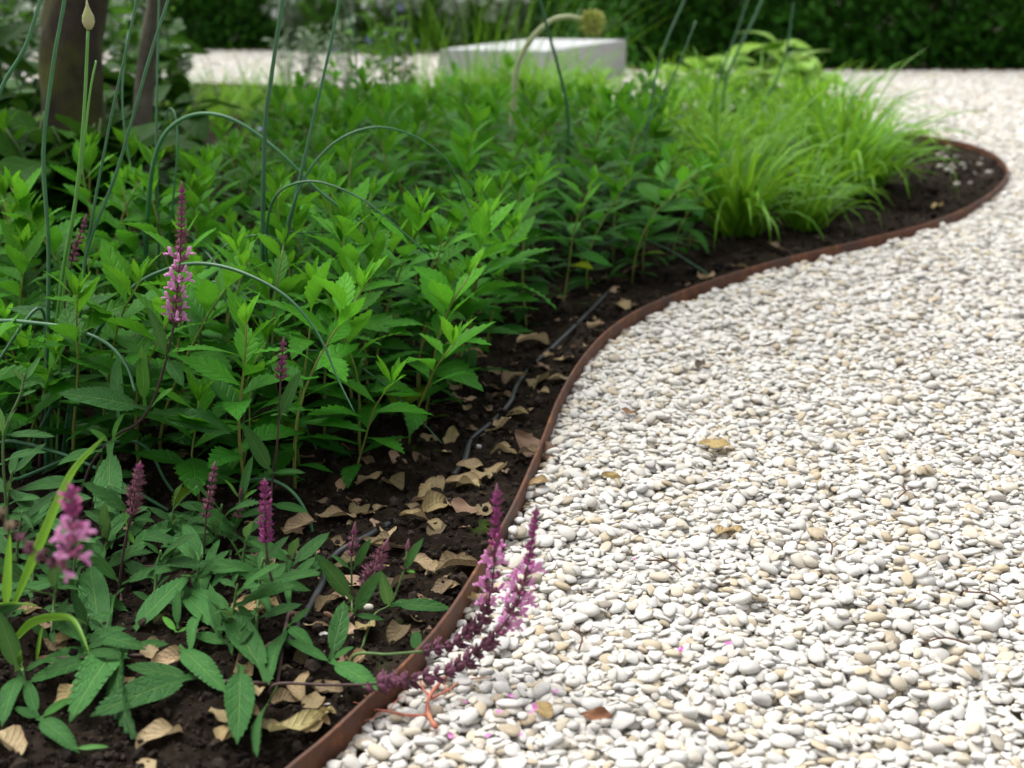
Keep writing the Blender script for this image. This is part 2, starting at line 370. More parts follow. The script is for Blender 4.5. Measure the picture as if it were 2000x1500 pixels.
def strip(name, pts, th, z0, z1, label, parent=None):
    mb = MB(); n = len(pts); L = []
    for i, p in enumerate(pts):
        t = (pts[min(i + 1, n - 1)] - pts[max(i - 1, 0)]); t.z = 0; t.normalize(); nn = Vector((-t.y, t.x, 0)) * th / 2
        zz = z1 + .0006 * math.sin(i * .11)
        a, b = p - nn, p + nn; bv = th * .18
        ring = [(a.x, a.y, z0), (a.x, a.y, zz - bv), (a.x + nn.x * .3, a.y + nn.y * .3, zz), (b.x - nn.x * .3, b.y - nn.y * .3, zz), (b.x, b.y, zz - bv), (b.x, b.y, z0)]
        L.append(ring)
    for r in L: mb.v += [Vector(q) for q in r]
    for i in range(n - 1):
        for j in range(6):
            a = i * 6 + j; b = i * 6 + (j + 1) % 6
            mb.f.append((a, b, b + 6, a + 6)); mb.mi.append(0)
    mb.f.append((5, 4, 3, 2, 1, 0)); mb.mi.append(0); k = (n - 1) * 6; mb.f.append(tuple(k + j for j in range(6))); mb.mi.append(0)
    o = add(name, mb.mesh(name, M_rust, False), parent); return tag(o, label, 'edging')
strip('steel_edging', EC, .0048, -.07, EDGE_Z, 'curving rusty steel edging strip between planting bed and white gravel')
strip('steel_edging', [Vector((x, 11.62, .02)) for x in np.linspace(15, 1.1, 40)] + [Vector((1.0 - .8 * t, 11.75 + 3.1 * t, .02)) for t in np.linspace(0, 1, 16)] + [Vector((x, 14.95, .02)) for x in np.linspace(0, -13, 34)], .006, -.07, .015, 'straight rusty steel edging strip along the foot of the hedge')

# soil sheet: cells grow with distance
yr = 0.9 * 1.0042 ** np.arange(0, 590); ur = np.arange(-0.78, 0.46, 0.0040)
U, Y = np.meshgrid(ur, yr); X = U * Y
Z = soil_h(X, Y); ins = inside_bed(X, Y); ed = edge_dist(X, Y)
Z = np.where(ed < .02, np.minimum(Z, .024), Z)
Z = np.where(ins, Z, -.055)
R_, C_ = X.shape; idx = np.arange(R_ * C_).reshape(R_, C_)
q = np.stack([idx[:-1, :-1], idx[:-1, 1:], idx[1:, 1:], idx[1:, :-1]], -1).reshape(-1, 4)
keep = ins.ravel()[q].any(1); q = q[keep]
used = np.unique(q); remap = np.full(R_ * C_, -1); remap[used] = np.arange(len(used))
so = obj_np('soil', np.stack([X.ravel(), Y.ravel(), Z.ravel()], -1)[used], remap[q], M_soil, smooth=True); tag(so, kind='structure')

# ------------------------------------------------------------------ pebbles
def pebble_mesh(seed, mat, name='pebble', sub=2):
    import bmesh
    r = random.Random(seed); bm = bmesh.new(); bmesh.ops.create_icosphere(bm, subdivisions=sub, radius=1)
    cut = [(Vector((r.gauss(0, 1), r.gauss(0, 1), r.gauss(0, .8))).normalized(), r.uniform(.60, .92)) for _ in range(r.randint(2, 5))]
    ph = [r.uniform(0, 6.28) for _ in range(6)]; e = r.uniform(.86, 1.06)
    for v in bm.verts:
        p = v.co.copy()
        for n_, d_ in cut:
            k = p.dot(n_) - d_
            if k > 0: p -= n_ * k * .8
        s = 1 + .07 * math.sin(2.3 * p.x + ph[0]) * math.cos(1.9 * p.y + ph[1]) + .05 * math.sin(3.7 * p.y + ph[2] + p.z) + .03 * math.sin(5 * p.x + ph[3])
        p *= s; p.x = math.copysign(abs(p.x) ** e, p.x); p.y *= 1 + .2 * p.x * math.sin(ph[4])
        v.co = p
    me = bpy.data.meshes.new(name); bm.to_mesh(me); bm.free(); me.materials.append(mat)
    me.polygons.foreach_set('use_smooth', [sub > 1] * len(me.polygons)); return me
PEB = [pebble_mesh(i, M_pebble) for i in range(14)]
def source_collection(name, meshes):
    c = bpy.data.collections.new(name)
    for i, me in enumerate(meshes): c.objects.link(bpy.data.objects.new('%s_%02d' % (name, i), me))
    return c
def instancer(name, P, rot, scl, ix, col, parent):
    me = bpy.data.meshes.new(name); me.vertices.add(len(P)); me.vertices.foreach_set('co', np.asarray(P, np.float32).ravel())
    for nm, a in (('rot', rot), ('scl', scl)):
        at_ = me.attributes.new(nm, 'FLOAT_VECTOR', 'POINT'); at_.data.foreach_set('vector', np.asarray(a, np.float32).ravel())
    at_ = me.attributes.new('ix', 'INT', 'POINT'); at_.data.foreach_set('value', np.asarray(ix, np.int32))
    o = add(name, me, parent); tag(o, kind='stuff')
    ng = bpy.data.node_groups.new(name, 'GeometryNodeTree')
    ng.interface.new_socket('Geometry', in_out='INPUT', socket_type='NodeSocketGeometry'); ng.interface.new_socket('Geometry', in_out='OUTPUT', socket_type='NodeSocketGeometry')
    i_, o_ = ng.nodes.new('NodeGroupInput'), ng.nodes.new('NodeGroupOutput')
    ci = ng.nodes.new('GeometryNodeCollectionInfo'); ci.inputs[0].default_value = col; ci.inputs['Separate Children'].default_value = True; ci.inputs['Reset Children'].default_value = True
    iop = ng.nodes.new('GeometryNodeInstanceOnPoints'); iop.inputs['Pick Instance'].default_value = True
    def na(nm, ty):
        n = ng.nodes.new('GeometryNodeInputNamedAttribute'); n.data_type = ty; n.inputs[0].default_value = nm; return [s for s in n.outputs if s.enabled and s.name == 'Attribute'][0]
    L = ng.links.new
    L(i_.outputs[0], iop.inputs['Points']); L(ci.outputs[0], iop.inputs['Instance']); L(na('ix', 'INT'), iop.inputs['Instance Index'])
    L(na('rot', 'FLOAT_VECTOR'), iop.inputs['Rotation']); L(na('scl', 'FLOAT_VECTOR'), iop.inputs['Scale']); L(iop.outputs[0], o_.inputs[0])
    md = o.modifiers.new('instances', 'NODES'); md.node_group = ng
    return o

nr = np.random.RandomState(11)
def visible_x(d): return 0.40 * d + 0.22
GR = 0.004; GX0, GY0 = -0.75, 1.0; GW, GH = int(5.0 / GR), int(5.6 / GR)
HM = np.zeros((GH, GW), np.float32); IDM = np.full((GH, GW), -1, np.int32)
REC = []
JIT = [tuple(int(q_) for q_ in r_) for r_ in nr.randint(-4, 5, (4099, 2))]
def deposit(y0, y1, dens, smean, ssd, beyond=0):
    n = int(dens * (y1 - y0) * 2 * visible_x(y1)); tot = n
    y = nr.uniform(y0, y1, tot); x = nr.uniform(-1, 1, tot) * visible_x(y1)
    if beyond:      # the path goes on past the frame
        n = int(dens * (y1 - y0) * beyond); y = nr.uniform(y0, y1, n); x = visible_x(y) + nr.uniform(-.01, beyond, n)
    k = ((np.abs(x) < visible_x(y)) | (beyond > 0)) & ((x > -.72) & (x < 4.2)); x, y = x[k], y[k]
    a = np.clip(smean * np.exp(nr.normal(0, ssd, len(x))), .0034, .0150)
    ok = (~inside_bed(x, y)) & (edge_dist(x, y) > a * .75 + .003); x, y, a = x[ok], y[ok], a[ok]
    b = a * nr.uniform(.55, .92, len(a)); c = b * nr.uniform(.34, .64, len(a)); th = nr.uniform(0, math.pi, len(a))
    o = np.argsort(nr.rand(len(a)) + a * 6)      # bigger stones tend to end on top
    for i in o:
        rr = int(a[i] / GR) + 1; gx, gy = int((x[i] - GX0) / GR), int((y[i] - GY0) / GR)
        if gx < rr + 1 or gy < rr + 1 or gx > GW - rr - 2 or gy > GH - rr - 2: continue
        best = None
        for (jx, jy) in ((0, 0), JIT[i % 4099], JIT[(i * 7 + 3) % 4099]):
            h = HM[gy + jy, gx + jx]
            if best is None or h < best[0]: best = (h, jx, jy)
        gx2, gy2 = min(max(gx + best[1], rr), GW - rr - 1), min(max(gy + best[2], rr), GH - rr - 1)
        W = HM[gy2 - rr:gy2 + rr + 1, gx2 - rr:gx2 + rr + 1]
        g1 = np.arange(-rr, rr + 1) * GR; DX, DY = g1[None, :], g1[:, None]
        ct, st = math.cos(th[i]), math.sin(th[i])
        r2 = ((DX * ct + DY * st) / a[i]) ** 2 + ((-DX * st + DY * ct) / b[i]) ** 2
        m = r2 < .95
        if not m.any(): m[rr, rr] = True
        hm = W[m]; dxm = np.broadcast_to(DX, m.shape)[m]; dym = np.broadcast_to(DY, m.shape)[m]
        sx = np.clip((hm * dxm).sum() / max((dxm * dxm).sum(), 1e-9), -.55, .55) * .8; sy = np.clip((hm * dym).sum() / max((dym * dym).sum(), 1e-9), -.55, .55) * .8
        prof = c[i] * np.sqrt(1 - r2[m])
        need = hm + prof - sx * dxm - sy * dym
        kq = int(.72 * (len(need) - 1)); zc = float(np.partition(need, kq)[kq])
        top = zc + sx * dxm + sy * dym + prof * .95
        W[m] = np.maximum(W[m], top)
        ii = IDM[gy2 - rr:gy2 + rr + 1, gx2 - rr:gx2 + rr + 1]
        sel = ii[m]; sel[top >= W[m] - 1e-6] = len(REC); ii[m] = sel
        REC.append((GX0 + gx2 * GR, GY0 + gy2 * GR, zc, a[i], b[i], c[i], th[i], sx, sy))
deposit(1.08, 2.75, 22000, .0069, .30)
deposit(2.75, 6.4, 8200, .0092, .26)
deposit(1.08, 2.75, 14000, .0078, .28, 1.2)
deposit(2.75, 6.4, 6500, .0098, .26, 1.4)
REC = np.array(REC)
mz = HM[HM > 0].mean(); REC[:, 2] -= mz - .0135
# far gravel: one loose layer of slightly larger stones
yf = 6.3 + (14.9 - 6.3) * nr.rand(115000) ** .85; xf = nr.uniform(-1, 1, 115000) * (visible_x(yf) + 1.4)
k = ~inside_bed(xf, yf) & (edge_dist(xf, yf) > .02) & ((yf < 11.6) | (xf < 1.0 - (yf - 11.6) * .24)); xf, yf = xf[k], yf[k]
af = .017 * np.exp(nr.normal(0, .22, len(xf)))
FAR = np.stack([xf, yf, -.001 + nr.uniform(-.006, .006, len(xf)), af, af * nr.uniform(.6, .9, len(xf)), af * nr.uniform(.35, .6, len(xf)), nr.uniform(0, 3.14, len(xf)), nr.normal(0, .2, len(xf)), nr.normal(0, .2, len(xf))], -1)
def eul(r):
    # rotate about z by th, then tilt by slopes
    out = np.zeros((len(r), 3)); th, sx, sy = r[:, 6], r[:, 7], r[:, 8]
    # slope along the rotated axes
    al = sx * np.cos(th) + sy * np.sin(th); bl = -sx * np.sin(th) + sy * np.cos(th)
    out[:, 0] = np.arctan(bl); out[:, 1] = -np.arctan(al); out[:, 2] = th; return out
shown = np.unique(IDM[IDM >= 0]); cnt = np.bincount(IDM[IDM >= 0].ravel(), minlength=len(REC))
rr_ = REC; fx = rr_[:, 0] / (rr_[:, 1] * CP + (HCAM - rr_[:, 2]) * SP) * FPX + 1000
dep = rr_[:, 1] * CP + (HCAM - rr_[:, 2]) * SP
fy = 750 - ((rr_[:, 1] * SP + (rr_[:, 2] - HCAM) * CP) / dep) * FPX
infr = (fx > 10) & (fx < 1990) & (fy > 10) & (fy < 1492)
score = cnt * infr / dep ** 2
top300 = np.argsort(-score)[:300]
rest = np.setdiff1d(np.arange(len(REC)), top300)
for n_, i in enumerate(top300):
    r = REC[i]; e = eul(r[None])[0]
    o = add('pebble', PEB[int(i) % len(PEB)], path); o.location = (r[0], r[1], r[2]); o.rotation_euler = e; o.scale = (r[3], r[4], r[5])
ALLP = np.vstack([REC[rest], FAR])
instancer('gravel', ALLP[:, :3], eul(ALLP), ALLP[:, 3:6], np.arange(len(ALLP)) % len(PEB), source_collection('pebble_source', PEB), path)
def gravel_top(x, y):
    gx, gy = int((x - GX0) / GR), int((y - GY0) / GR)
    if 4 < gx < GW - 5 and 4 < gy < GH - 5: return float(HM[gy - 3:gy + 4, gx - 3:gx + 4].max() - mz + .0135)
    return 0.01

# soil crumbs
M_crumb = plain_mat('soil_crumb', (.008, .006, .005), (.040, .030, .023), 2, .95, .1, 0, .001, rnd=1.2)
LUMP = [pebble_mesh(100 + i, M_crumb, 'soil_crumb', 1) for i in range(5)]
n = 60000; yc = 1.05 + 4.6 * nr.rand(n) ** 1.6; xc = -0.62 * yc + nr.rand(n) * (1.0 * yc)
k = inside_bed(xc, yc) & (edge_dist(xc, yc) > .012); xc, yc = xc[k], yc[k]
sc_ = .0018 * np.sqrt(yc) * np.exp(nr.normal(0, .6, len(xc))); S = np.stack([sc_, sc_ * nr.uniform(.6, 1, len(sc_)), sc_ * nr.uniform(.5, .9, len(sc_))], -1)
instancer('soil_crumbs', np.stack([xc, yc, soil_h(xc, yc) + sc_ * .3], -1), nr.uniform(0, 6.28, (len(xc), 3)), S, np.arange(len(xc)) % 5, source_collection('crumb_source', LUMP), so)

# ------------------------------------------------------------------ leaf meshes (unit length along +Y)
def leaf_mesh(name, mat, ratio, prof, rows, teeth=0, tstart=.3, bend=.2, fold=.12, wave=0, seed=0, tip_down=0, cols=4):
    r = random.Random(seed); mb = MB(); ph = r.uniform(0, 6.28)
    def fn(v, u, i, j):
        s = (u - .5) * 2; wv = prof(v) * ratio / 2
        yy = v
        if teeth and abs(s) > .99 and tstart < v < .97:
            k = 1 if i % 2 else -1
            wv *= 1 + teeth * k; yy += .018 * k
        x = s * wv
        zz = fold * abs(x) * (1 - .4 * v) + wave * math.sin(v * 11 + ph + (1.5 if s > 0 else 0)) * abs(s) * ratio
        ang = bend * 2 * v * v ** .3; 
        yb = yy * (1 - .18 * bend * v); zb = -bend * .9 * v * v * v ** .2
        return (x, yb, zz + zb)
    mb.grid(rows, cols, fn); return mb.mesh(name, mat)
def pr_leafy(v): return max(.02, (1.04 * math.sin(math.pi * v ** .95)) ** .95 * (.42 + .58 * min(1, v / .42))) if v < .999 else .012
def pr_salvia(v):
    if v < .14: b = .34 - 1.0 * v
    else: b = .20 + (math.sin(math.pi * ((v - .14) / .86) ** .72)) ** .9 * .82
    if v > .86: b *= (1 - (v - .86) / .14) ** .7 * .98 + .02
    return max(.012, b)
def pr_broad(v): return max(.02, math.sin(math.pi * v ** .8) ** .7) if v < .999 else .015
LEAFY = [leaf_mesh('leaf', M_leafy, .33, pr_leafy, 18, .10, .36, b, f, .02, i) for i, (b, f) in enumerate([(.05, .25), (.16, .2), (.28, .15), (.42, .12), (.22, .3), (.6, .1)])]
SALV = [leaf_mesh('leaf', M_salvia, .265, pr_salvia, 34, .03, .12, b, f, .03, 20 + i) for i, (b, f) in enumerate([(.04, .22), (.16, .18), (.30, .14), (.5, .1)])]
BROAD = [leaf_mesh('leaf', M_broad, .55, pr_broad, 8, 0, .2, b, .2, .03, 40 + i) for i, b in enumerate((.1, .3, .55))]
PALE = [leaf_mesh('leaf', M_pale, .42, pr_broad, 8, 0, .2, b, .25, .02, 50 + i) for i, b in enumerate((.35, .6, .9))]

# ------------------------------------------------------------------ leafy toothed plants (the green mass)
def leafy_plant(base, H, label, group, seed, lean=(0, 0), bright=1.0):
    r = random.Random(seed)
    root = empty('leafy_plant', base, label, 'plant', group)
    lx, ly = lean[0] + r.gauss(0, .07), lean[1] + r.gauss(0, .07); pts = []
    nn = 8
    for i in range(nn + 1):
        t = i / nn; pts.append(Vector((lx * H * t * t + .004 * math.sin(t * 7 + seed), ly * H * t * t + .004 * math.cos(t * 6 + seed), H * t - .01 * (i == 0))))
    mb = MB(); mb.tube(pts, [.0026 * (1 - .6 * i / nn) * (H / .26) ** .5 for i in range(nn + 1)], 6)
    add('stem', mb.mesh('stem', M_ystem), root)
    def pt(t):
        k = min(nn - 1, int(t * nn)); f = t * nn - k; return pts[k].lerp(pts[k + 1], f)
    step = .0108 + r.uniform(0, .003); n = int(H * .86 / step); phi = r.uniform(0, 6.28); vig = r.uniform(.85, 1.15)
    for i in range(n + 6):
        phi += 2.4 + r.gauss(0, .25)
        if i < n:
            t = .06 + .89 * i / n
            if r.random() < .06: continue
            size = (.078 + .036 * math.sin(math.pi * min(1, t * 1.05) ** .8)) * vig * r.uniform(.8, 1.15)
            if t < .3: size *= .8
            el = math.radians(8 + 52 * t ** 1.6 + r.gauss(0, 10)) ; me = LEAFY[r.choice((1, 2, 3, 3, 4, 5)) if t < .75 else r.choice((0, 1, 2, 4))]
        else:
            t = .96 + .006 * (i - n); size = (.062 - .006 * (i - n)) * vig * r.uniform(.8, 1.1); el = math.radians(58 + 4 * (i - n) + r.gauss(0, 6)); me = LEAFY[r.choice((0, 1, 4))]
        t = min(t, .999); d = Vector((math.cos(phi) * math.cos(el), math.sin(phi) * math.cos(el), math.sin(el)))
        wd = size * (1.0 if i < n else .72) * r.uniform(.85, 1.15)
        up = Vector((-math.cos(phi) * math.sin(el), -math.sin(phi) * math.sin(el), math.cos(el))) + Vector((r.gauss(0, .25), r.gauss(0, .25), 0))
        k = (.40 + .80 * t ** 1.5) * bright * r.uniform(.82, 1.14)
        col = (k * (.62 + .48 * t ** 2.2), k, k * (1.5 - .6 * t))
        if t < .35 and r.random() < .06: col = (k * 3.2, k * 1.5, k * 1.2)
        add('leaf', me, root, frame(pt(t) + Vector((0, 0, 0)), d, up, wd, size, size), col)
    return root
poly_px = [(-150, 960), (0, 950), (250, 960), (330, 1000), (480, 1015), (600, 985), (740, 950), (825, 898), (860, 830), (915, 770), (975, 715), (1000, 670), (1075, 622), (1165, 588), (1250, 560), (1350, 512), (1330, 455), (1290, 420), (1240, 375), (1100, 318), (950, 292), (800, 300), (690, 325), (610, 370), (560, 450), (400, 560), (330, 600), (180, 600), (0, 580), (-150, 580)]
PG = np.array([(gnd(x, y).x, gnd(x, y).y) for x, y in poly_px])
def in_poly(P, x, y):
    c = False; n = len(P)
    for i in range(n):
        (x1, y1), (x2, y2) = P[i], P[(i + 1) % n]
        if (y1 > y) != (y2 > y) and x < (x2 - x1) * (y - y1) / (y2 - y1) + x1: c = not c
    return c
LMK = [((92, 930), 'beside the onion plant that carries a pointed bud'), ((290, 745), 'around the onion leaf arched in a hoop'), ((520, 800), 'around the two tall straight onion leaves'), ((420, 880), 'under the slender drooping onion leaves'),
       ((1095, 480), 'by the stout curved onion leaf'), ((985, 420), 'below the round allium seed head'), ((1360, 370), 'pressed against the grass tufts'), ((1440, 468), 'between grass tuft and edging'), ((130, 580), 'in front of the mossy trunk'), ((330, 520), 'in front of the slim grey tree stem'),
       ((527, 1062), 'behind the short fuzzy salvia bud'), ((150, 985), 'behind the tallest pink salvia spike'), ((800, 900), 'at the rim of bare soil by the black hose'), ((1000, 660), 'above the orange-tan dry leaf'), ((1170, 540), 'by the thin onion leaf bent over soil'), ((1290, 520), 'at the rim nearest the rusty edging'), ((720, 640), 'in the thick of the green clump'), ((800, 430), 'in the rear of the green clump'), ((620, 380), 'at the rear by the shaded oval leaved plants')]
LMW = [(gnd(*p), t) for p, t in LMK]
def leafy_label(x, y, H):
    t = min(LMW, key=lambda q: (q[0].x - x) ** 2 + ((q[0].y - y) * .8) ** 2)[1]
    sz = 'low' if H < .21 else ('tall' if H > .31 else 'upright')
    return '%s toothed green plant %s' % (sz, t), 'toothed leafy plants filling the bed'
rp = random.Random(77); spots = []
tries = 0
while tries < 24000 and len(spots) < 325:
    tries += 1
    y = rp.uniform(1.7, 6.2); x = rp.uniform(-2.5, 1.1)
    if not in_poly(PG, x, y) or x < -.40 * y - .1: continue
    md = .074 if y < 2.6 else .066 + .0155 * y
    if any((x - a) ** 2 + (y - b) ** 2 < md * md for a, b in spots): continue
    spots.append((x, y))
for i, (x, y) in enumerate(spots):
    ex = float(edge_dist(np.array([x]), np.array([y]))[0])
    H = .25 + .045 * (y - 1.8) + rp.uniform(-.09, .09)
    # plants at the rim of the clump stay lower
    rim = min(math.hypot(x - a, y - b) for a, b in PG[:16]); H *= .86 + .14 * min(1, rim / .35); H = min(H, .43 if y < 3.4 else (.43 - .075 * (y - 3.4) * (1 if rp.random() > .12 else .3)))
    lab, grp = leafy_label(x, y, H)
    lean = (.35 * (1 - min(1, rim / .25)) , -.35 * (1 - min(1, rim / .25)))
    leafy_plant((x, y, sh(x, y) - .002), H, lab, grp, 1000 + i, (lean[0] + rp.gauss(0, .16), lean[1] + rp.gauss(0, .16)), rp.uniform(.66, 1.15) * (1.0 if y < 2.8 else .88))

# ------------------------------------------------------------------ salvias
def calyx_mesh(name, mat, L=1.0):
    mb = MB()
    mb.tube([(0, 0, 0), (0, .25, .02), (0, .6, .05), (0, .8, .05)], [.10, .24, .27, .20], 6)
    for a in (0, 1.26, 2.5, 3.8, 5.0):          # pointed teeth
        x, z = math.cos(a) * .19, math.sin(a) * .19
        mb.tube([(x, .72, z + .05), (x * 1.4, .98, z * 1.4 + .05), (x * 1.9, 1.22, z * 1.9 + .06)], [.09, .055, .008], 4, cap=False)
    return mb.mesh(name, mat)
def bract_calyx(name, mat):
    mb = MB()
    def lf(sx):
        def fn(v, u, i, j):
            s = (u - .5) * 2; w_ = .34 * math.sin(math.pi * (.12 + .88 * v) ** .8) + .01
            return (sx * .10 + s * w_, v * 1.0, .10 * s * s + .15 * v * v * (1 if sx > 0 else -1) + .02)
        return fn
    mb.tube([(0, 0, 0), (0, .3, 0), (0, .7, .03)], [.1, .26, .2], 5)
    mb.grid(4, 2, lf(1)); mb.grid(4, 2, lf(-1)); return mb.mesh(name, mat)
def corolla_mesh():
    mb = MB()
    mb.tube([(0, 0, 0), (0, .35, .02), (0, .6, .06), (0, .8, .18), (0, .95, .36), (0, 1.08, .46), (0, 1.20, .42)], [.10, .13, .16, .19, .19, .15, .05], 7, flat=.75)
    mb.ell((0, .98, -.12), (.20, .16, .07), 7, 4); mb.ell((0, 1.14, -.26), (.17, .12, .11), 7, 4)
    mb.ell((-.2, .86, -.06), (.11, .12, .05), 6, 4); mb.ell((.2, .86, -.06), (.11, .12, .05), 6, 4)
    return mb.mesh('floret', M_pink)
def pinkbud_mesh():
    mb = MB(); mb.tube([(0, 0, 0), (0, .4, .02), (0, .75, .08), (0, .95, .12)], [.09, .14, .19, .08], 6); return mb.mesh('flower_bud', M_pinkbud)
CAL = calyx_mesh('calyx', M_calyx); CALM = calyx_mesh('calyx', M_calyx_mag); CALO = bract_calyx('calyx', M_calyx_old); CALB = bract_calyx('calyx', plain_mat('dark_calyx', (.075, .028, .040), (.20, .075, .125), 300, .65, .2, .4, .0006, .15))
COR = corolla_mesh(); PBUD = pinkbud_mesh()

def polyline_len(P): return sum((P[i + 1] - P[i]).length for i in range(len(P) - 1))
def spike(root, base, P, seed, rad, layout, step=.0088, per=6, size=.0085, stem_mat=None):
    """P: world points bottom -> top.  layout(t) -> (calyx mesh, corolla probability, bud probability, size factor)"""
    r = random.Random(seed); loc = [p - base for p in P]
    mb = MB(); mb.tube(loc, [.0013 * (1 - .5 * i / len(loc)) for i in range(len(loc))], 5)
    sp = add('flower_spike', mb.mesh('flower_spike', stem_mat or M_dstem), root)
    L = polyline_len(loc); s = 0; ph = r.uniform(0, 6); acc = 0; k = 0
    while s < L:
        t = s / L
        d = 0; kk = 0
        while kk < len(loc) - 2 and d + (loc[kk + 1] - loc[kk]).length < s: d += (loc[kk + 1] - loc[kk]).length; kk += 1
        seg = loc[kk + 1] - loc[kk]; p = loc[kk] + seg.normalized() * (s - d); ax = seg.normalized()
        h = Vector((1, 0, 0)); e1 = ax.cross(h).normalized() if abs(ax.x) < .9 else ax.cross(Vector((0, 1, 0))).normalized(); e2 = ax.cross(e1)
        me, pc, pb, sf = layout(t); ph += math.pi / per + r.gauss(0, .1)
        for j in range(per):
            a = ph + 2 * math.pi * j / per + r.gauss(0, .12); out = e1 * math.cos(a) + e2 * math.sin(a)
            asc = .9 + 1.5 * max(0, t - .75) * 4 * .5 if t > .75 else r.uniform(.55, 1.0)
            dr = (out + ax * asc).normalized(); z = size * sf * r.uniform(.65, 1.3)
            if me is CALB and r.random() < .22: continue
            add('calyx', me, sp, frame(p + out * .0012, dr, ax, z, z, z), (1, 1, 1))
            u = r.random()
            if u < pc:
                zz = size * 1.6 * r.uniform(.85, 1.15); dq = (out + ax * r.uniform(.35, .75)).normalized()
                add('floret', COR, sp, frame(p + dq * z * .45, dq, ax, zz, zz, zz), (1, 1, 1))
            elif u < pc + pb:
                zz = size * 1.0 * r.uniform(.8, 1.1); dq = (out + ax * .8).normalized()
                add('flower_bud', PBUD, sp, frame(p + dq * z * .55, dq, ax, zz, zz, zz), (1, 1, 1))
        s += step * (1.0 if t < .6 else .8) * (.9 + .2 * r.random()) * (1.5 if pc > .1 else (1.3 if me in (CALB, CALO) and t < .6 else 1))
    # pointed top
    tip = MB(); tip.tube([(0, 0, -.004), (0, 0, 0), (0, 0, .005), (0, 0, .010)], [.0012, .0024, .0017, .0003], 6)
    a = (loc[-1] - loc[-2]).normalized(); add('spike_tip', tip.mesh('spike_tip', M_calyx), sp, Matrix.Translation(loc[-1]) @ a.to_track_quat('Z', 'Y').to_matrix().to_4x4())
    return sp
def L_bud(t): return (CALM if (t * 7) % 1 > .6 else CAL, 0, 0, 1.05 - .55 * t * t)
def L_thin(t): return (CAL, 0, .0, .85 - .3 * t)
def L_main(t): return ((CALM if t > .9 else CAL), (.62 if t < .50 else 0), (.18 if t < .50 else (.2 if t < .62 else 0)), 1.0 - .9 * max(0, t - .5))
def salvia(pxs, Ys, spike_from, layout, label, group, seed, leaves, rad=.0019, mat=None, smat=None, size=.0085, per=6, base_on_ground=True, pts3=None):
    """pxs: photo points of the stem bottom -> top; Ys: depth of each; spike_from: index where the flower spike begins"""
    W = pts3 or [at(x, y, Y) for (x, y), Y in zip(pxs, Ys)]
    if base_on_ground:
        b = W[0]; zb = sh(b.x, b.y)
        if b.z < zb: g_ = gnd(pxs[0][0], pxs[0][1], zb) if pxs else b; W[0] = Vector((g_.x, g_.y, zb - .004))
        elif b.z > zb + .01: W = [Vector((b.x, b.y, zb - .004))] + W; spike_from = spike_from + 1 if spike_from is not None else None
        else: W[0] = Vector((b.x, b.y, zb - .004))
        W = [p if p.z > zb + .006 or i == 0 else Vector((p.x, p.y, zb + .006)) for i, p in enumerate(W)]
    base = W[0].copy()
    root = empty('salvia', base, label, 'flower', group)
    stem_pts = W[:spike_from + 1] if spike_from is not None else W
    SPn = cat_rom(stem_pts, 6) if len(stem_pts) > 2 else stem_pts
    mb = MB(); mb.tube([p - base for p in SPn], [rad * (1 - .35 * i / len(SPn)) for i in range(len(SPn))], 7)
    add('stem', mb.mesh('stem', mat or M_dstem), root)
    if spike_from is not None:
        P = cat_rom(W[spike_from:], 6) if len(W) - spike_from > 2 else W[spike_from:]
        spike(root, base, P, seed, .001, layout, size=size, per=per, stem_mat=smat)
    Y0 = Ys[len(Ys) // 2] if Ys else base.y
    r = random.Random(seed)
    for lf in leaves:
        bx, by, tx, ty = lf[:4]; o = lf[4] if len(lf) > 4 else {}
        Yb = o.get('Y', Y0); dY = o.get('dY', r.uniform(-.035, .01))
        a, b2 = at(bx, by, Yb), at(tx, ty, Yb + dY)
        def lift(p, qx, qy, z):
            g_ = gnd(qx, qy, z); return g_ if p.z < z else p
        zs = sh(a.x, a.y); a = lift(a, bx, by, zs + .010); b2 = lift(b2, tx, ty, zs + .016); d = b2 - a; L = d.length * 1.06
        pxl = math.hypot(tx - bx, ty - by) * (a.y * CP + (HCAM - a.z) * SP) / FPX; wd = (.75 * pxl + .25 * L) * 1.06 * o.get('w', 1.0); me = SALV[o.get('m', r.choice((0, 1, 1, 2)))]
        # bend drops the tip: aim a little higher
        k = {0: .03, 1: .14, 2: .25, 3: .42}[SALV.index(me)]
        up = Vector(o.get('up', (0, -.55, 1)))
        y = d.normalized(); x = y.cross(up).normalized(); z = x.cross(y)
        d2 = d + z * (k * L * .9)
        c = o.get('c', r.uniform(.85, 1.15)); col = (c, c, c) if not isinstance(c, tuple) else c
        add('leaf', me, root, frame(a - base, d2, up, wd, L, L), col)
    return root
LT = (1.9, 1.75, 1.1)   # light young leaf tint
SPK = 'salvias with pink spikes'
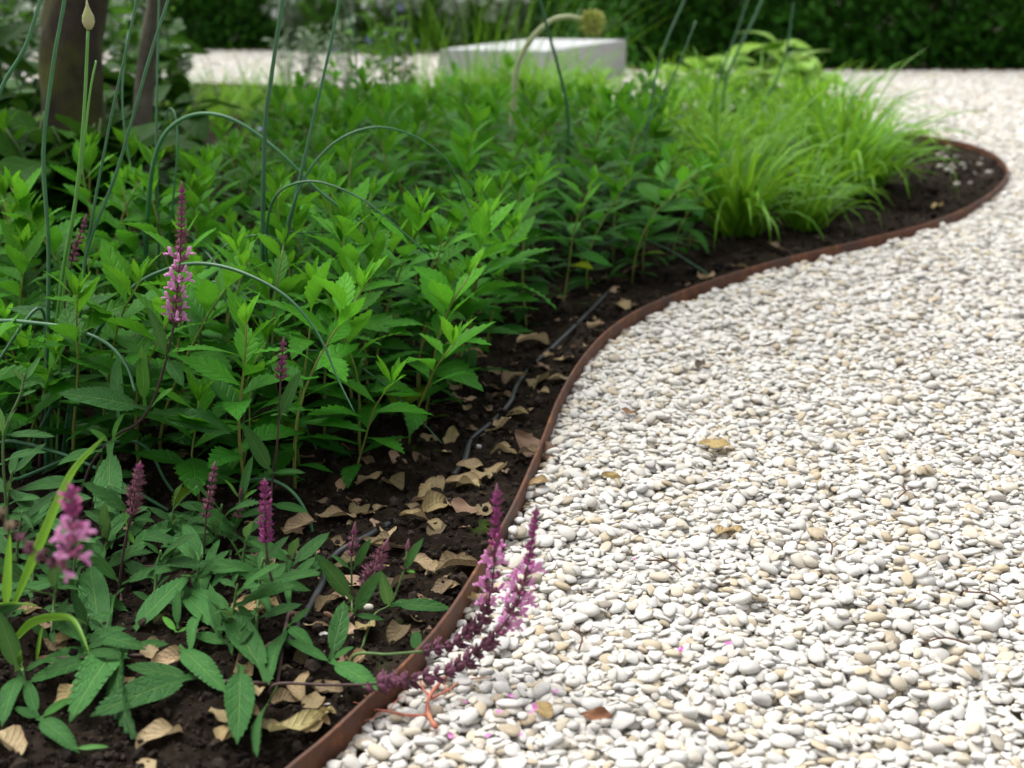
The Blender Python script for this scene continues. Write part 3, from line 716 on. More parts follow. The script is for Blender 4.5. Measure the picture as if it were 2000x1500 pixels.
salvia([(150, 985), (180, 905), (230, 850), (270, 825), (300, 780), (325, 700), (341, 630), (352, 500), (355, 368)], [1.9, 1.84, 1.8, 1.8, 1.8, 1.8, 1.8, 1.8, 1.8], 6, L_main,
       'salvia with the tallest spike, pink flowers open below its dark tip', SPK, 1, [
    (288, 800, 120, 768, {'w': 1.15, 'm': 1}), (298, 803, 447, 845, {'w': 1.15, 'm': 1}), (325, 702, 288, 600, {'w': .9, 'm': 1, 'up': (1, -.6, .3)}),
    (327, 702, 357, 752, {'w': 1.5, 'm': 2}), (283, 792, 276, 680, {'w': .8, 'm': 0, 'c': LT, 'up': (0, -1, .2)}), (292, 800, 338, 758, {'w': 1.1, 'c': LT}),
    (325, 697, 350, 680, {'w': 1.1, 'c': LT}), (232, 815, 228, 700, {'w': 1.0, 'up': (-.4, -1, .2), 'dY': .05}), (217, 866, 216, 1062, {'w': .95, 'm': 1, 'up': (0, -1, .1), 'dY': -.06}),
    (215, 866, 252, 836, {'w': 1.0, 'c': LT}), (215, 866, 176, 838, {'w': 1.0, 'c': LT}), (220, 862, 240, 808, {'w': .9, 'c': LT}), (200, 880, 112, 905, {'w': 1.0}), (200, 890, 190, 940, {'w': .8, 'dY': .05}), (165, 940, 40, 955, {'w': .9}), (160, 950, 280, 925, {'w': .9, 'dY': .08})], rad=.0024)
salvia([(75, 925), (85, 760), (98, 708), (118, 676), (124, 625), (130, 560), (140, 510), (166, 430)], [2.0] * 8, 6, L_thin, 'salvia with a thin unopened purple spike behind onion leaves', SPK, 2, [
    (124, 622, 20, 602, {'w': 1.0}), (128, 622, 218, 578, {'w': 1.1}), (125, 615, 116, 588, {'w': .9, 'c': LT}), (90, 740, 30, 760, {}), (90, 745, 140, 720, {})], size=.008)
salvia([(527, 1062), (530, 960), (540, 880), (545, 815), (548, 740), (553, 672)], [1.78, 1.76, 1.75, 1.75, 1.75, 1.75], 4, L_bud, 'salvia with a short fuzzy purple bud on a straight bare stem', SPK, 3, [
    (546, 815, 586, 728, {'w': .95, 'up': (-.6, -1, .2), 'm': 0}), (545, 808, 528, 812, {'w': 1.2, 'c': LT}), (546, 808, 562, 812, {'w': 1.2, 'c': LT}), (530, 925, 476, 830, {'w': .9, 'up': (.4, -1, .3)}), (532, 925, 594, 922, {'w': .8}), (530, 985, 600, 1000, {}), (530, 990, 470, 1010, {})], size=.0075)
salvia([(250, 1262), (240, 1220), (232, 1170), (238, 1100), (248, 1040), (256, 1004), (272, 915)], [1.52] * 7, 5, L_bud, 'salvia with a rosy unopened spike rising from broad dark leaves', SPK, 4, [
    (235, 1140, 158, 1068, {'w': .9}), (238, 1142, 352, 1106, {'w': .7, 'm': 2}), (250, 1038, 234, 1006, {'w': 1, 'c': LT}), (250, 1038, 262, 1062, {'w': 1.2, 'c': LT}),
    (252, 1240, 140, 1398, {'w': 1.05, 'm': 1, 'dY': -.10}), (255, 1240, 368, 1122, {'w': 1.1, 'm': 1, 'up': (-.5, -1, .5)}), (258, 1262, 328, 1258, {'w': 1}), (200, 1268, 176, 1102, {'w': .95, 'dY': .05, 'up': (.3, -1, .3)}),
    (212, 1270, 234, 1146, {'w': .95, 'up': (-.3, -1, .3)}), (247, 1240, 236, 1215, {'c': LT}), (255, 1240, 290, 1195, {'c': LT, 'w': .7}), (180, 1290, 60, 1330, {}), (200, 1275, 80, 1290, {'dY': .06}), (250, 1255, 255, 1440, {'w': .8, 'dY': -.05, 'up': (0, -1, .2), 'c': .7})], rad=.002)
salvia([(395, 1205), (395, 1170), (398, 1080), (402, 1010), (418, 915)], [1.6] * 5, 3, L_thin, 'salvia with a slim pointed violet spike on a dark thread-like stem', SPK, 5, [
    (397, 1112, 392, 1165, {'w': 1.6, 'm': 2}), (399, 1110, 428, 1055, {'w': .9}), (395, 1185, 372, 1268, {'w': .8, 'up': (0, -1, .3)}), (395, 1190, 330, 1150, {}), (397, 1190, 480, 1210, {}), (396, 1110, 360, 1020, {'dY': .05})], rad=.0015, size=.0075)
salvia([(440, 1140), (455, 1080), (465, 1010), (470, 965)], [1.68] * 4, 3 - 1, L_thin, 'salvia with a small pale green bud between two upright leaves', SPK, 6, [
    (470, 978, 492, 894, {'w': .8, 'up': (-.5, -1, .2)}), (470, 978, 440, 938, {'c': LT}), (472, 978, 502, 956, {'c': LT}), (462, 1050, 380, 984, {'w': 1.1}), (462, 1055, 390, 1020, {'dY': .06}), (463, 1050, 545, 1075, {}), (450, 1110, 415, 1145, {})], rad=.0017, mat=M_gstem, smat=M_gstem, size=.006)
salvia([(540, 1338), (565, 1292), (575, 1250), (560, 1212), (540, 1160), (525, 1110), (519, 1058), (517, 950)], [1.43, 1.44, 1.45, 1.45, 1.45, 1.45, 1.45, 1.45], 6, lambda t: (CALM, 0, .06, 1.0 - .4 * t), 'salvia with a thick magenta unopened spike and curved stem', SPK, 7, [
    (527, 1135, 414, 1094, {'w': .95}), (530, 1135, 622, 1118, {'w': .95}), (562, 1225, 524, 1330, {'w': 1.05, 'up': (-.2, -1, .4)}), (566, 1220, 604, 1188, {'w': 1.1}),
    (524, 1332, 433, 1178, {'w': .95, 'up': (.5, -1, .5), 'dY': .04, 'c': .75}), (541, 1345, 500, 1470, {'w': 1.1, 'up': (-.4, -1, .3), 'c': .8}), (470, 1300, 464, 1442, {'w': 1.05, 'up': (.2, -1, .3), 'c': .85}),
    (378, 1322, 184, 1394, {'w': 1.1, 'm': 1, 'dY': -.03, 'c': .8}), (347, 1264, 440, 1350, {'w': 1.0}), (345, 1235, 318, 1204, {'c': LT}), (347, 1235, 370, 1224, {'c': LT}), (347, 1228, 346, 1152, {'w': .8, 'up': (0, -1, .2)}), (378, 1325, 250, 1300, {'w': .9, 'dY': .05, 'c': .8}),
    (430, 1240, 352, 1155, {'w': .9, 'dY': .05}), (430, 1245, 410, 1140, {'w': .7}), (560, 1222, 610, 1265, {'w': 1.1, 'dY': .05}), (575, 1260, 640, 1290, {'w': .9, 'dY': .03})], rad=.0021)
salvia([(690, 1283), (688, 1200), (687, 1140), (686, 1085), (692, 1035)], [1.5] * 5, 3, L_bud, 'salvia with a small pale purple bud beside the black hose', SPK, 8, [
    (686, 1172, 618, 1084, {'w': 1.0, 'up': (.4, -1, .5)}), (690, 1112, 723, 1054, {'w': .95, 'up': (-.4, -1, .4)}), (685, 1112, 648, 1084, {'w': .8}), (688, 1196, 668, 1178, {'c': LT}), (690, 1180, 720, 1160, {'w': .9})], rad=.0015, mat=M_gstem, size=.006)
salvia([(606, 1338), (650, 1288), (690, 1202), (712, 1150), (752, 1066)], [1.42] * 5, 3, L_bud, 'salvia with a leaning fuzzy mauve spike next to the edging', SPK, 9, [
    (645, 1290, 672, 1176, {'w': 1.1, 'up': (.3, -1, .4)}), (690, 1197, 742, 1118, {'w': 1.0, 'up': (-.6, -1, .3)}), (690, 1200, 748, 1210, {'w': .8}), (646, 1292, 740, 1347, {'w': 1.15, 'm': 1}), (648, 1290, 690, 1262, {'w': .9, 'dY': .03}), (640, 1290, 560, 1250, {'w': .8, 'dY': .05})], rad=.0019)
salvia([(700, 1280), (730, 1240), (764, 1178), (790, 1112), (796, 1068)], [1.46] * 5, 3, lambda t: (CALO, 0, 0, .9 - .4 * t), 'salvia with a tiny greenish bud, its long leaf touching the edging', SPK, 10, [
    (790, 1115, 824, 1054, {'w': .9, 'up': (-.5, -1, .3)}), (760, 1184, 744, 1118, {'w': 1.1, 'up': (.2, -1, .3)}), (765, 1182, 880, 1188, {'w': .95, 'm': 1, 'up': (0, -.5, 1)}), (792, 1114, 810, 1118, {'w': 1.4, 'c': LT}), (762, 1186, 800, 1172, {'w': .8, 'dY': .05})], rad=.0015, mat=M_gstem, smat=M_gstem, size=.0055)
def creeping(gp, z, rise):
    W = [gnd(x, y, zz) for (x, y), zz in zip(gp, z)]; Y = W[-1].y
    return W + [at(x, y, Y) for x, y in rise]
W = creeping([(535, 1338), (640, 1338), (715, 1337), (790, 1330), (850, 1321), (915, 1293)], [.03, .034, .046, .045, .045, .05], [(968, 1242), (1008, 1180), (1030, 1108), (1046, 1006)])
salvia(None, [], 2, lambda t: ((CALB, 0, 0, 1.5) if t < .50 else ((CAL, .55, .15, 1.0) if t < .80 else (CALM, 0, .2 * (t < .86), .9 - .2 * t))), 'salvia stem sprawling over the edging, the spike on the gravel farther from the bed', 'sprawling salvia stems over the edging', 11, [], pts3=W, rad=.0019, size=.0078, per=6)
W = creeping([(690, 1282), (760, 1278), (828, 1272), (885, 1258)], [.035, .045, .046, .05], [(938, 1214), (960, 1150), (966, 1080), (970, 962)])
salvia(None, [], 2, lambda t: ((CALB, 0, 0, 1.5) if t < .40 else ((CAL, .55, .15, 1.0) if t < .72 else (CALM, 0, .2 * (t < .80), .9 - .2 * t))), 'salvia stem sprawling over the edging, its spike standing right beside the rusty steel', 'sprawling salvia stems over the edging', 12, [
    (815, 1274, 812, 1232, {'w': 1.6, 'Y': 1.47, 'up': (0, -1, .2), 'c': .7}), (812, 1278, 812, 1312, {'w': 1.4, 'Y': 1.46, 'up': (0, -1, .2), 'c': .6})], pts3=W, rad=.0019, size=.0078, per=6, mat=M_gstem)
W = [at(-260, 1180, 1.05), at(-120, 960, 1.02), at(-20, 990, 1.0), at(50, 1060, .99), at(100, 1095, .98), at(136, 1080, .98), at(142, 1020, .98), at(136, 965, .98)]
W[0] = Vector((W[0].x, W[0].y, sh(W[0].x, W[0].y)))
salvia(None, [], 1, lambda t: ((CALO, 0, 0, .95) if t < .42 else ((CALB, 0, 0, .9) if t < .66 else ((CAL, .45, .25, .95) if t < .9 else (CALM, 0, .5, .8)))), 'salvia with a hooked spike, faded brown on one side and pink at its tip', SPK, 13, [], pts3=W, rad=.0018, size=.0075, per=6)
salvia([(60, 1405), (50, 1360), (42, 1312)], [1.34, 1.34, 1.34], None, None, 'low salvia shoot without flowers at the corner of bare soil', 'salvia shoots without flowers', 14, [
    (42, 1312, 4, 1412, {'w': .95}), (45, 1312, 92, 1288, {'w': 1.1}), (35, 1310, -5, 1195, {'w': 1.0, 'up': (.6, -1, .3)}), (75, 1404, 28, 1382, {'w': 1.2}), (78, 1404, 142, 1362, {'w': .9, 'c': (1.3, 1.3, 1)}), (76, 1404, 148, 1462, {'w': 1.2, 'm': 2}), (74, 1402, 52, 1330, {'w': 1.0, 'dY': .04}), (145, 1462, 210, 1458, {'w': .6, 'c': (2.4, 1.9, 2.2), 'dY': 0}), (44, 1306, 40, 1270, {'c': LT, 'w': .8})], mat=M_gstem)
salvia([(10, 960), (8, 850), (40, 770), (48, 730)], [1.62] * 4, None, None, 'pale salvia shoot with small soft leaves among onion leaves', 'salvia shoots without flowers', 15, [
    (48, 745, 78, 698, {'c': (1.3, 1.3, 1.1)}), (46, 748, 22, 720, {}), (48, 745, 84, 750, {'w': .5}), (40, 775, 70, 762, {}), (8, 850, 106, 852, {'w': .7}), (8, 850, -20, 780, {}), (10, 860, 30, 800, {}), (10, 900, 90, 880, {'dY': .05}), (10, 905, -60, 930, {})], mat=M_gstem)
rs = random.Random(9)
for i, (bx, by) in enumerate([(90, 1075), (30, 1120), (330, 1080), (140, 1180), (300, 1180), (-40, 1230), (470, 1130), (10, 1030), (420, 1080), (200, 1120), (380, 1190), (100, 1250), (500, 1230), (60, 1190), (250, 1075), (450, 1260), (160, 1290), (560, 1160)]):
    g0 = gnd(bx, by); Y = g0.y; h = rs.uniform(80, 150); lv = []
    for k in range(13):
        t = k / 13; a = rs.uniform(-1, 1); cx, cy = bx + 14 * t, by - h * t
        lv.append((cx, cy, cx + a * rs.uniform(70, 120), cy + rs.uniform(-70, 45), {'w': rs.uniform(.85, 1.1), 'dY': rs.uniform(-.08, .08), 'c': rs.uniform(.6, 1.05)}))
    salvia([(bx, by), (bx + 5, by - h * .5), (bx + 14, by - h)], [Y] * 3, None, None, 'flowerless salvia shoot ' + min([((245, 1150), 'around the rosy unopened spike'), ((398, 1120), 'around the slim violet spike'), ((525, 1200), 'around the thick magenta spike'), ((60, 1100), 'under the hooked faded spike'), ((100, 1290), 'among the broad dark salvia leaves on soil')], key=lambda q: math.hypot(q[0][0] - bx, q[0][1] - by))[1], 'filling salvia shoots', 60 + i, lv, mat=M_gstem)
# side stems lying along the soil
SAL = [o for o in bpy.data.objects if o.name.startswith('salvia') and o.type == 'EMPTY']
def side_stem(label_bit, P):
    o = [q for q in SAL if label_bit in q['label']][0]; W = [gnd(x, y, sh(*gnd(x, y, .012).xy) + .004) for x, y in P]; mb = MB(); mb.tube([p - o.location for p in cat_rom(W, 6)], .0024, 7); add('stem', mb.mesh('stem', M_dstem), o)
side_stem('rosy unopened', [(110, 1287), (240, 1282), (380, 1278)]); side_stem('slim pointed', [(260, 1108), (350, 1106), (470, 1104), (600, 1118)]); side_stem('tallest spike', [(30, 960), (120, 920), (190, 890)]); side_stem('thick magenta', [(360, 1322), (450, 1332), (535, 1336)])

# ------------------------------------------------------------------ tubular onion leaves
def onion(base_px, label, leaves, seed, base_y=None):
    b = gnd(*base_px); b.z = sh(b.x, b.y); root = empty('onion_plant', b, label, 'onion', 'onion plants with tubular leaves')
    r = random.Random(seed)
    for lf in leaves:
        P, w0, w1 = lf[0], lf[1], lf[2]; dY = lf[3] if len(lf) > 3 else 0.0; mat = lf[4] if len(lf) > 4 else M_allium
        n = len(P); W = [at(x, y, b.y + dY * (i / (n - 1))) for i, (x, y) in enumerate(P)]
        st = W[0]; foot = Vector((b.x + max(-.03, min(.03, (st.x - b.x) * .3)), b.y + r.uniform(-.012, .012), b.z - .005))
        if st.z > b.z + .02: W = [foot] + ([foot.lerp(st, .5) + Vector(((st.x - foot.x) * .1, 0, .01))] if st.z > .08 else []) + W
        W = cat_rom(W, 7); m = len(W)
        sc = (b.y * CP + HCAM * SP) / FPX
        rad = [max(.0006, (w0 + (w1 - w0) * (i / (m - 1)) ** 1.2) * sc * .44 * (1 + .05 * math.sin(i * .8 + w0))) for i in range(m)]
        mb = MB(); mb.tube([p - b for p in W], rad, 8, flat=.85)
        k = r.uniform(.85, 1.2); add('leaf' if mat is M_allium else 'scape', mb.mesh('leaf', mat), root, None, (k, k, k))
    return root
o1 = onion((92, 930), 'onion plant with arching leaves and an upright pointed flower bud', [
    ([(90, 800), (95, 500), (85, 300), (105, 120), (126, 0), (140, -120)], 12, 9),
    ([(98, 760), (120, 546), (148, 385), (164, 220), (172, 60)], 9, 8, 0, M_scape),
    ([(150, 620), (172, 470), (215, 240), (255, 60), (272, -30)], 9, 6, .05),
    ([(160, 560), (176, 470), (230, 330), (290, 120), (335, -20)], 11, 7, .05),
    ([(60, 880), (170, 680), (250, 570), (330, 525), (400, 515), (480, 535), (560, 580), (620, 650), (660, 740), (692, 805)], 13, 3, -.25),
    ([(-60, 640), (0, 627), (60, 630), (130, 640), (200, 665), (245, 710), (264, 765)], 12, 6, -.2),
    ([(80, 602), (0, 700), (-60, 790)], 9, 7, -.1), ([(120, 600), (158, 330), (176, 180), (188, 118)], 7, 5, .02, M_scape) ], 1)
o1.children[0]
def bud(parent, b, px, py, Y, s):
    mb = MB(); p = at(px, py, Y) - b
    mb.tube([(0, 0, -.008), (0, 0, -.004), (0, 0, .002), (0, 0, .010), (0, 0, .017), (0, 0, .023), (0, 0, .032)], [.0028, .0062, .0085, .0078, .0045, .0022, .0006], 10)
    add('flower_bud', mb.mesh('flower_bud', M_bud), parent, Matrix.Translation(p) @ Matrix.Scale(s, 4), (1, 1, 1))
bo = o1.location.copy(); bud(o1, bo, 173, 46, bo.y, 1.0)
onion((290, 745), 'onion plant with one thick leaf arched over in a hoop', [
    ([(285, 500), (290, 400), (302, 310), (332, 250), (390, 222), (460, 236), (540, 292), (620, 370), (700, 430), (748, 460)], 14, 4, -.15),
    ([(310, 480), (305, 300), (308, 120), (312, -40)], 7, 6, .2), ([(320, 560), (345, 320), (346, 250), (338, 215), (325, 225), (300, 330)], 6, 3, .1),
    ([(360, 465), (400, 490), (440, 540), (500, 600), (526, 632)], 6, 3, -.2), ([(300, 640), (280, 460), (240, 220), (250, 60)], 6, 5, .25)], 2)
onion((520, 800), 'onion plant with two tall straight leaves and two arching ones', [
    ([(515, 600), (513, 450), (518, 250), (530, 150), (552, 0), (565, -110)], 13, 10),
    ([(512, 640), (555, 480), (590, 330), (620, 200), (645, 90), (666, -20)], 11, 7, .05),
    ([(525, 560), (520, 470), (530, 400), (560, 365), (620, 355), (700, 385), (760, 430), (842, 502)], 9, 3, -.12),
    ([(540, 540), (580, 380), (640, 290), (720, 250), (800, 262), (870, 310), (900, 370), (916, 408)], 9, 3, .1),
    ([(530, 700), (545, 600), (556, 500), (520, 460), (440, 480), (380, 560)], 7, 3, -.1),
    ([(540, 470), (600, 455), (690, 455)], 6, 3, .1)], 3)
onion((420, 880), 'onion plant with slender leaves drooping around the leafy plants', [
    ([(405, 800), (395, 700), (390, 600), (408, 556), (428, 560), (460, 640), (482, 705)], 8, 4, -.05),
    ([(520, 720), (570, 686), (640, 690), (700, 715), (760, 760), (820, 820), (864, 867)], 8, 3, -.05),
    ([(575, 770), (600, 840), (640, 920), (662, 988)], 7, 3, -.1)], 4)
onion((-30, 960), 'onion plant with leaves sweeping low across the salvias', [
    ([(0, 865), (100, 880), (200, 920), (300, 980), (400, 1040), (452, 1088)], 11, 5, -.15), ([(250, 860), (330, 950), (400, 1040), (420, 1070)], 9, 4, -.1),
    ([(-60, 560), (-40, 330), (0, 180), (50, 90), (82, -10)], 10, 9, .0), ([(110, 1100), (130, 1180), (150, 1250), (158, 1270)], 7, 4, -.2)], 5)
onion((500, 1010), 'onion plant with a single leaf hooped over bare soil', [([(470, 950), (520, 935), (570, 960), (602, 1010), (612, 1065), (598, 1135)], 9, 5, -.12)], 6)
onion((1095, 480), 'onion plant with stout curved leaf near the grass tufts', [([(1110, 230), (1090, 130), (1070, 60), (1050, -20)], 9, 7, .0), ([(1250, 330), (1285, 130), (1345, -20)], 7, 6, .1), ([(1190, 360), (1300, 180), (1360, 40)], 6, 4, 0)], 7)
onion((1395, 330), 'onion plant with tall blurred leaves behind the grass tufts', [([(1420, 150), (1480, 20), (1500, -40)], 8, 7, .0), ([(1530, 120), (1548, 20), (1550, 5)], 6, 5, .0), ([(1390, 200), (1440, 60), (1470, -30)], 5, 5, .0)], 8)
onion((770, 420), 'onion plant with one straight pale leaf before the white flowers', [([(766, 200), (770, 60), (772, -30)], 6, 5, 0, M_scape), ([(700, 220), (690, 60), (650, -30)], 5, 4, .1)], 9)
onion((1170, 540), 'onion plant with thin leaf bent low over soil near edging', [([(1130, 540), (1180, 480), (1240, 465), (1310, 490), (1420, 560)], 6, 3, -.1)], 10)
# seed head with a thick pale stalk bent at the top
b = gnd(985, 420); b.z = sh(b.x, b.y); root = empty('allium_seed_head', b, 'round yellow-green allium seed head on a thick pale bent stalk', 'allium')
W = cat_rom([b.copy()] + [at(x, y, b.y) for x, y in [(1000, 250), (1008, 140), (1035, 80), (1075, 42), (1110, 33), (1140, 40)]], 6); mb = MB(); mb.tube([p - b for p in W], .0085, 9)
add('stalk', mb.mesh('stalk', M_palestem), root)
mb = MB(); rr = random.Random(4); c0 = at(1156, 45, b.y) - b
for i in range(260):
    z = rr.uniform(-1, 1); a = rr.uniform(0, 6.28); d = Vector((math.sqrt(1 - z * z) * math.cos(a), math.sqrt(1 - z * z) * math.sin(a), z)); L = .042 * rr.uniform(.85, 1.1)
    mb.tube([c0 + d * .004, c0 + d * L * .9, c0 + d * L], [.0007, .0007, .0022], 4)
mb.ell(c0, (.012, .012, .012), 8, 6)
add('seed_ball', mb.mesh('seed_ball', M_seed), root)

# ------------------------------------------------------------------ grass tufts
def tuft(base, n, L, W_, label, group, seed, mat=M_grass, spread=1.0, cat='grass', bright=1.0):
    r = random.Random(seed); root = empty('grass_tuft', base, label, cat, group); V = []; F = []
    for i in range(n):
        a = r.uniform(0, 6.28); l = L * r.uniform(.55, 1.1); el = math.radians(r.uniform(38, 86)); rad = r.uniform(0, .045) * L / .35
        o = Vector((math.cos(a + r.gauss(0, .5)) * rad, math.sin(a + r.gauss(0, .5)) * rad, 0)); h = Vector((math.cos(a), math.sin(a), 0)); sd_ = Vector((-h.y, h.x, 0))
        drop = r.uniform(.7, 2.3) * spread; p = o; e = el; k0 = len(V); S_ = 7
        for s in range(S_ + 1):
            t = s / S_; wd = W_ * (1 - t) ** .6 * (.6 + .4 * min(1, t * 4)) / 2 + .0002
            tw = sd_ + Vector((0, 0, .5 * math.sin(i + t * 2)))
            V.append(p - tw * wd); V.append(p + tw * wd)
            dd = h * math.cos(e) + Vector((0, 0, math.sin(e))); p = p + dd * (l / S_); e -= drop * (t + .15) * 2.2 / S_
            if p.z < .006: p.z = .006; e = max(e, 0)
        for s in range(S_): q0 = k0 + 2 * s; F.append((q0, q0 + 1, q0 + 3, q0 + 2))
    me = bpy.data.meshes.new('blades'); me.from_pydata([tuple(v) for v in V], [], F); me.materials.append(mat); me.polygons.foreach_set('use_smooth', [True] * len(F))
    o = add('blades', me, root, None, (bright, bright, bright)); tag(o, kind='stuff'); return root
GG = 'arching grass tufts at the end of the bed'
gt = [((1640, 395), 150, .52, .0165, 'bright green grass tuft at the tip of the bed, blades fanning over soil', 1.0), ((1440, 468), 135, .46, .0165, 'bright green grass tuft beside the edging, blades trailing to the leafy plants', .9),
      ((1290, 425), 100, .44, .012, 'green grass tuft half hidden behind the toothed leafy plants', .8), ((1700, 372), 120, .38, .013, 'low spreading grass tuft nearest the bare tip of the bed', 1.0), ((1570, 455), 80, .32, .012, 'small grass tuft trailing its blades over the edging', .9), ((1400, 400), 110, .46, .012, 'tall grass tuft in the middle of the grass mass', .85),
      ((1545, 425), 60, .36, .014, 'dense grass tuft between the two largest arching tufts', .85), ((1500, 330), 80, .46, .015, 'yellow-green grass tuft rising behind the edging-side tufts', 1.0), ((1360, 370), 110, .42, .012, 'green grass tuft pressed against the toothed leafy plants', .85)]
for i, (p, n_, L, W_, lab, br) in enumerate(gt):
    b = gnd(*p); b.z = sh(b.x, b.y) - .003; tuft(b, n_, L, W_, lab, GG, 200 + i, bright=br)
far_t = [(1690, 300), (1600, 290), (1420, 285), (1300, 290), (1560, 262), (1640, 262), (1240, 262), (1380, 245), (1480, 240), (1180, 240), (1080, 232), (980, 222), (880, 215), (780, 212), (690, 215), (1300, 225), (620, 225)]
for i, p in enumerate(far_t):
    b = gnd(*p); b.z = sh(b.x, b.y) - .003
    lab, grp = ('yellow-green grass tuft in the row along the far edging', 'grass tufts along the far edging') if p[0] > 1050 else ('soft green grass tuft in front of the far white gravel', 'grass tufts before the far gravel')
    tuft(b, 60 if p[0] > 1050 else 50, (.36 + .12 * ((i * 37) % 10) / 10) if p[0] > 1050 else .17, .014, lab, grp, 230 + i, bright=1.05 if p[0] > 1050 else .8, spread=.8)
for i, (p, L) in enumerate([((930, 330), .95), ((820, 300), .85), ((1010, 300), .9)]):
    b = gnd(*p); b.z = sh(b.x, b.y) - .003; tuft(b, 70, L, .003, 'tall feathery grass with hair-thin upright stems', 'tall feathery grasses', 260 + i, spread=.25, bright=.9)
for i, p in enumerate([(430, 250), (480, 238), (60, 420), (20, 360), (330, 300), (560, 260)]):
    b = gnd(*p); b.z = sh(b.x, b.y) - .003; tuft(b, 90, .42, .007, 'loose green grass tuft in the shade near the trunks', 'grass tufts near the trunks', 270 + i, spread=.8, bright=.95)
for i, (px, py, h_) in enumerate([(905, 205, .26), (960, 200, .30), (1015, 205, .30), (1070, 202, .34), (1125, 200, .33), (1160, 206, .28), (1040, 214, .27), (850, 205, .22)]):
    b = gnd(px, py); b.z = sh(b.x, b.y) - .003; tuft(b, 60, h_ + (.08 if px < 1140 else 0), .016, 'yellow-green grass tuft hiding the foot of the concrete bench', 'grass tufts before the bench', 290 + i, spread=.7, bright=1.15)
# broad bright blades among the salvias
b = at(20, 1180, 1.38); b.z = sh(b.x, b.y); root = empty('broad_grass', b, 'broad yellow-green grass blades rising beside the hooked pink spike', 'grass')
for P, wpx in [([(26, 1180), (78, 1058), (121, 958), (152, 906), (205, 852)], 30), ([(10, 1180), (14, 1110), (18, 1040)], 32), ([(22, 1258), (60, 1218), (110, 1206), (140, 1212), (158, 1240), (174, 1280)], 26), ([(-10, 1182), (30, 1180), (72, 1184)], 10), ([(-20, 1405), (20, 1425), (70, 1450)], 14), ([(70, 1290), (78, 1240), (84, 1222)], 12), ([(-30, 1290), (10, 1368), (30, 1370)], 8)]:
    Wp = cat_rom([at(x, y, 1.36 - .02 * i) for i, (x, y) in enumerate(P)], 5); m = len(Wp); hw = wpx * 1.1 / FPX / 2; mb = MB()
    def fn(v, u, i, j):
        p = Wp[i]; t = (Wp[min(i + 1, m - 1)] - Wp[max(i - 1, 0)]).normalized(); s = t.cross(Vector((0, -1, .25))).normalized()
        f = (1 - v) ** .55 * min(1, .45 + v * 3); return p - b + s * ((u - .5) * 2 * hw * f) + Vector((0, -1, 0)) * (-.002 * abs(u - .5) * 2)
    mb.grid(m - 1, 2, fn); add('blade', mb.mesh('blade', M_blade), root, None, (.7, .78, .9))

# ------------------------------------------------------------------ dry leaves on the soil and gravel
def dry_mesh(seed, mat, ratio):
    r = random.Random(seed); a, b_, c, d = [r.uniform(-1, 1) for _ in range(4)]; mb = MB()
    def fn(v, u, i, j):
        s = (u - .5) * 2; wv = ratio / 2 * (math.sin(math.pi * (.04 + .95 * v) ** .85) ** .75) * (1 + .10 * math.sin(7 * v + a * 3) * s)
        x = s * wv; z = (.45 + .35 * a) * x * x / ratio * 2 + .07 * b_ * math.sin(4 * v + c * 3) + .22 * d * (v - .5) ** 2 * 2 + .07 * math.sin(9 * v + 3 * s + b_ * 5) * abs(s)
        return (x + .12 * c * (v - .5) ** 2, v - .5, z)
    mb.grid(8, 6, fn); return mb.mesh('dry_leaf', mat)
DRY = [dry_mesh(i, M_dry, .55 + .06 * (i % 4)) for i in range(7)]; DRYB = [dry_mesh(30 + i, M_drybrown, .42 + .08 * (i % 3)) for i in range(4)]; LANCE = dry_mesh(77, M_dry, .28)
rd = random.Random(31)
def dry(px, py, L, mesh, label, grp=None, rot=None, tint=(1, 1, 1), on='soil'):
    p = gnd(px, py, .012); z = (max(sh(p.x + dx, p.y + dy) for dx in (-L * .3, 0, L * .3) for dy in (-L * .3, 0, L * .3)) if on == 'soil' else gravel_top(p.x, p.y))
    p = gnd(px, py, z); o = add('dry_leaf', mesh, None, None, tint); o.location = (p.x, p.y, z + L * .07); o.scale = (L, L, L)
    o.rotation_euler = (rd.gauss(0, .22), rd.gauss(0, .22), rot if rot is not None else rd.uniform(0, 6.28)); tag(o, label, 'dry leaf', grp); return o
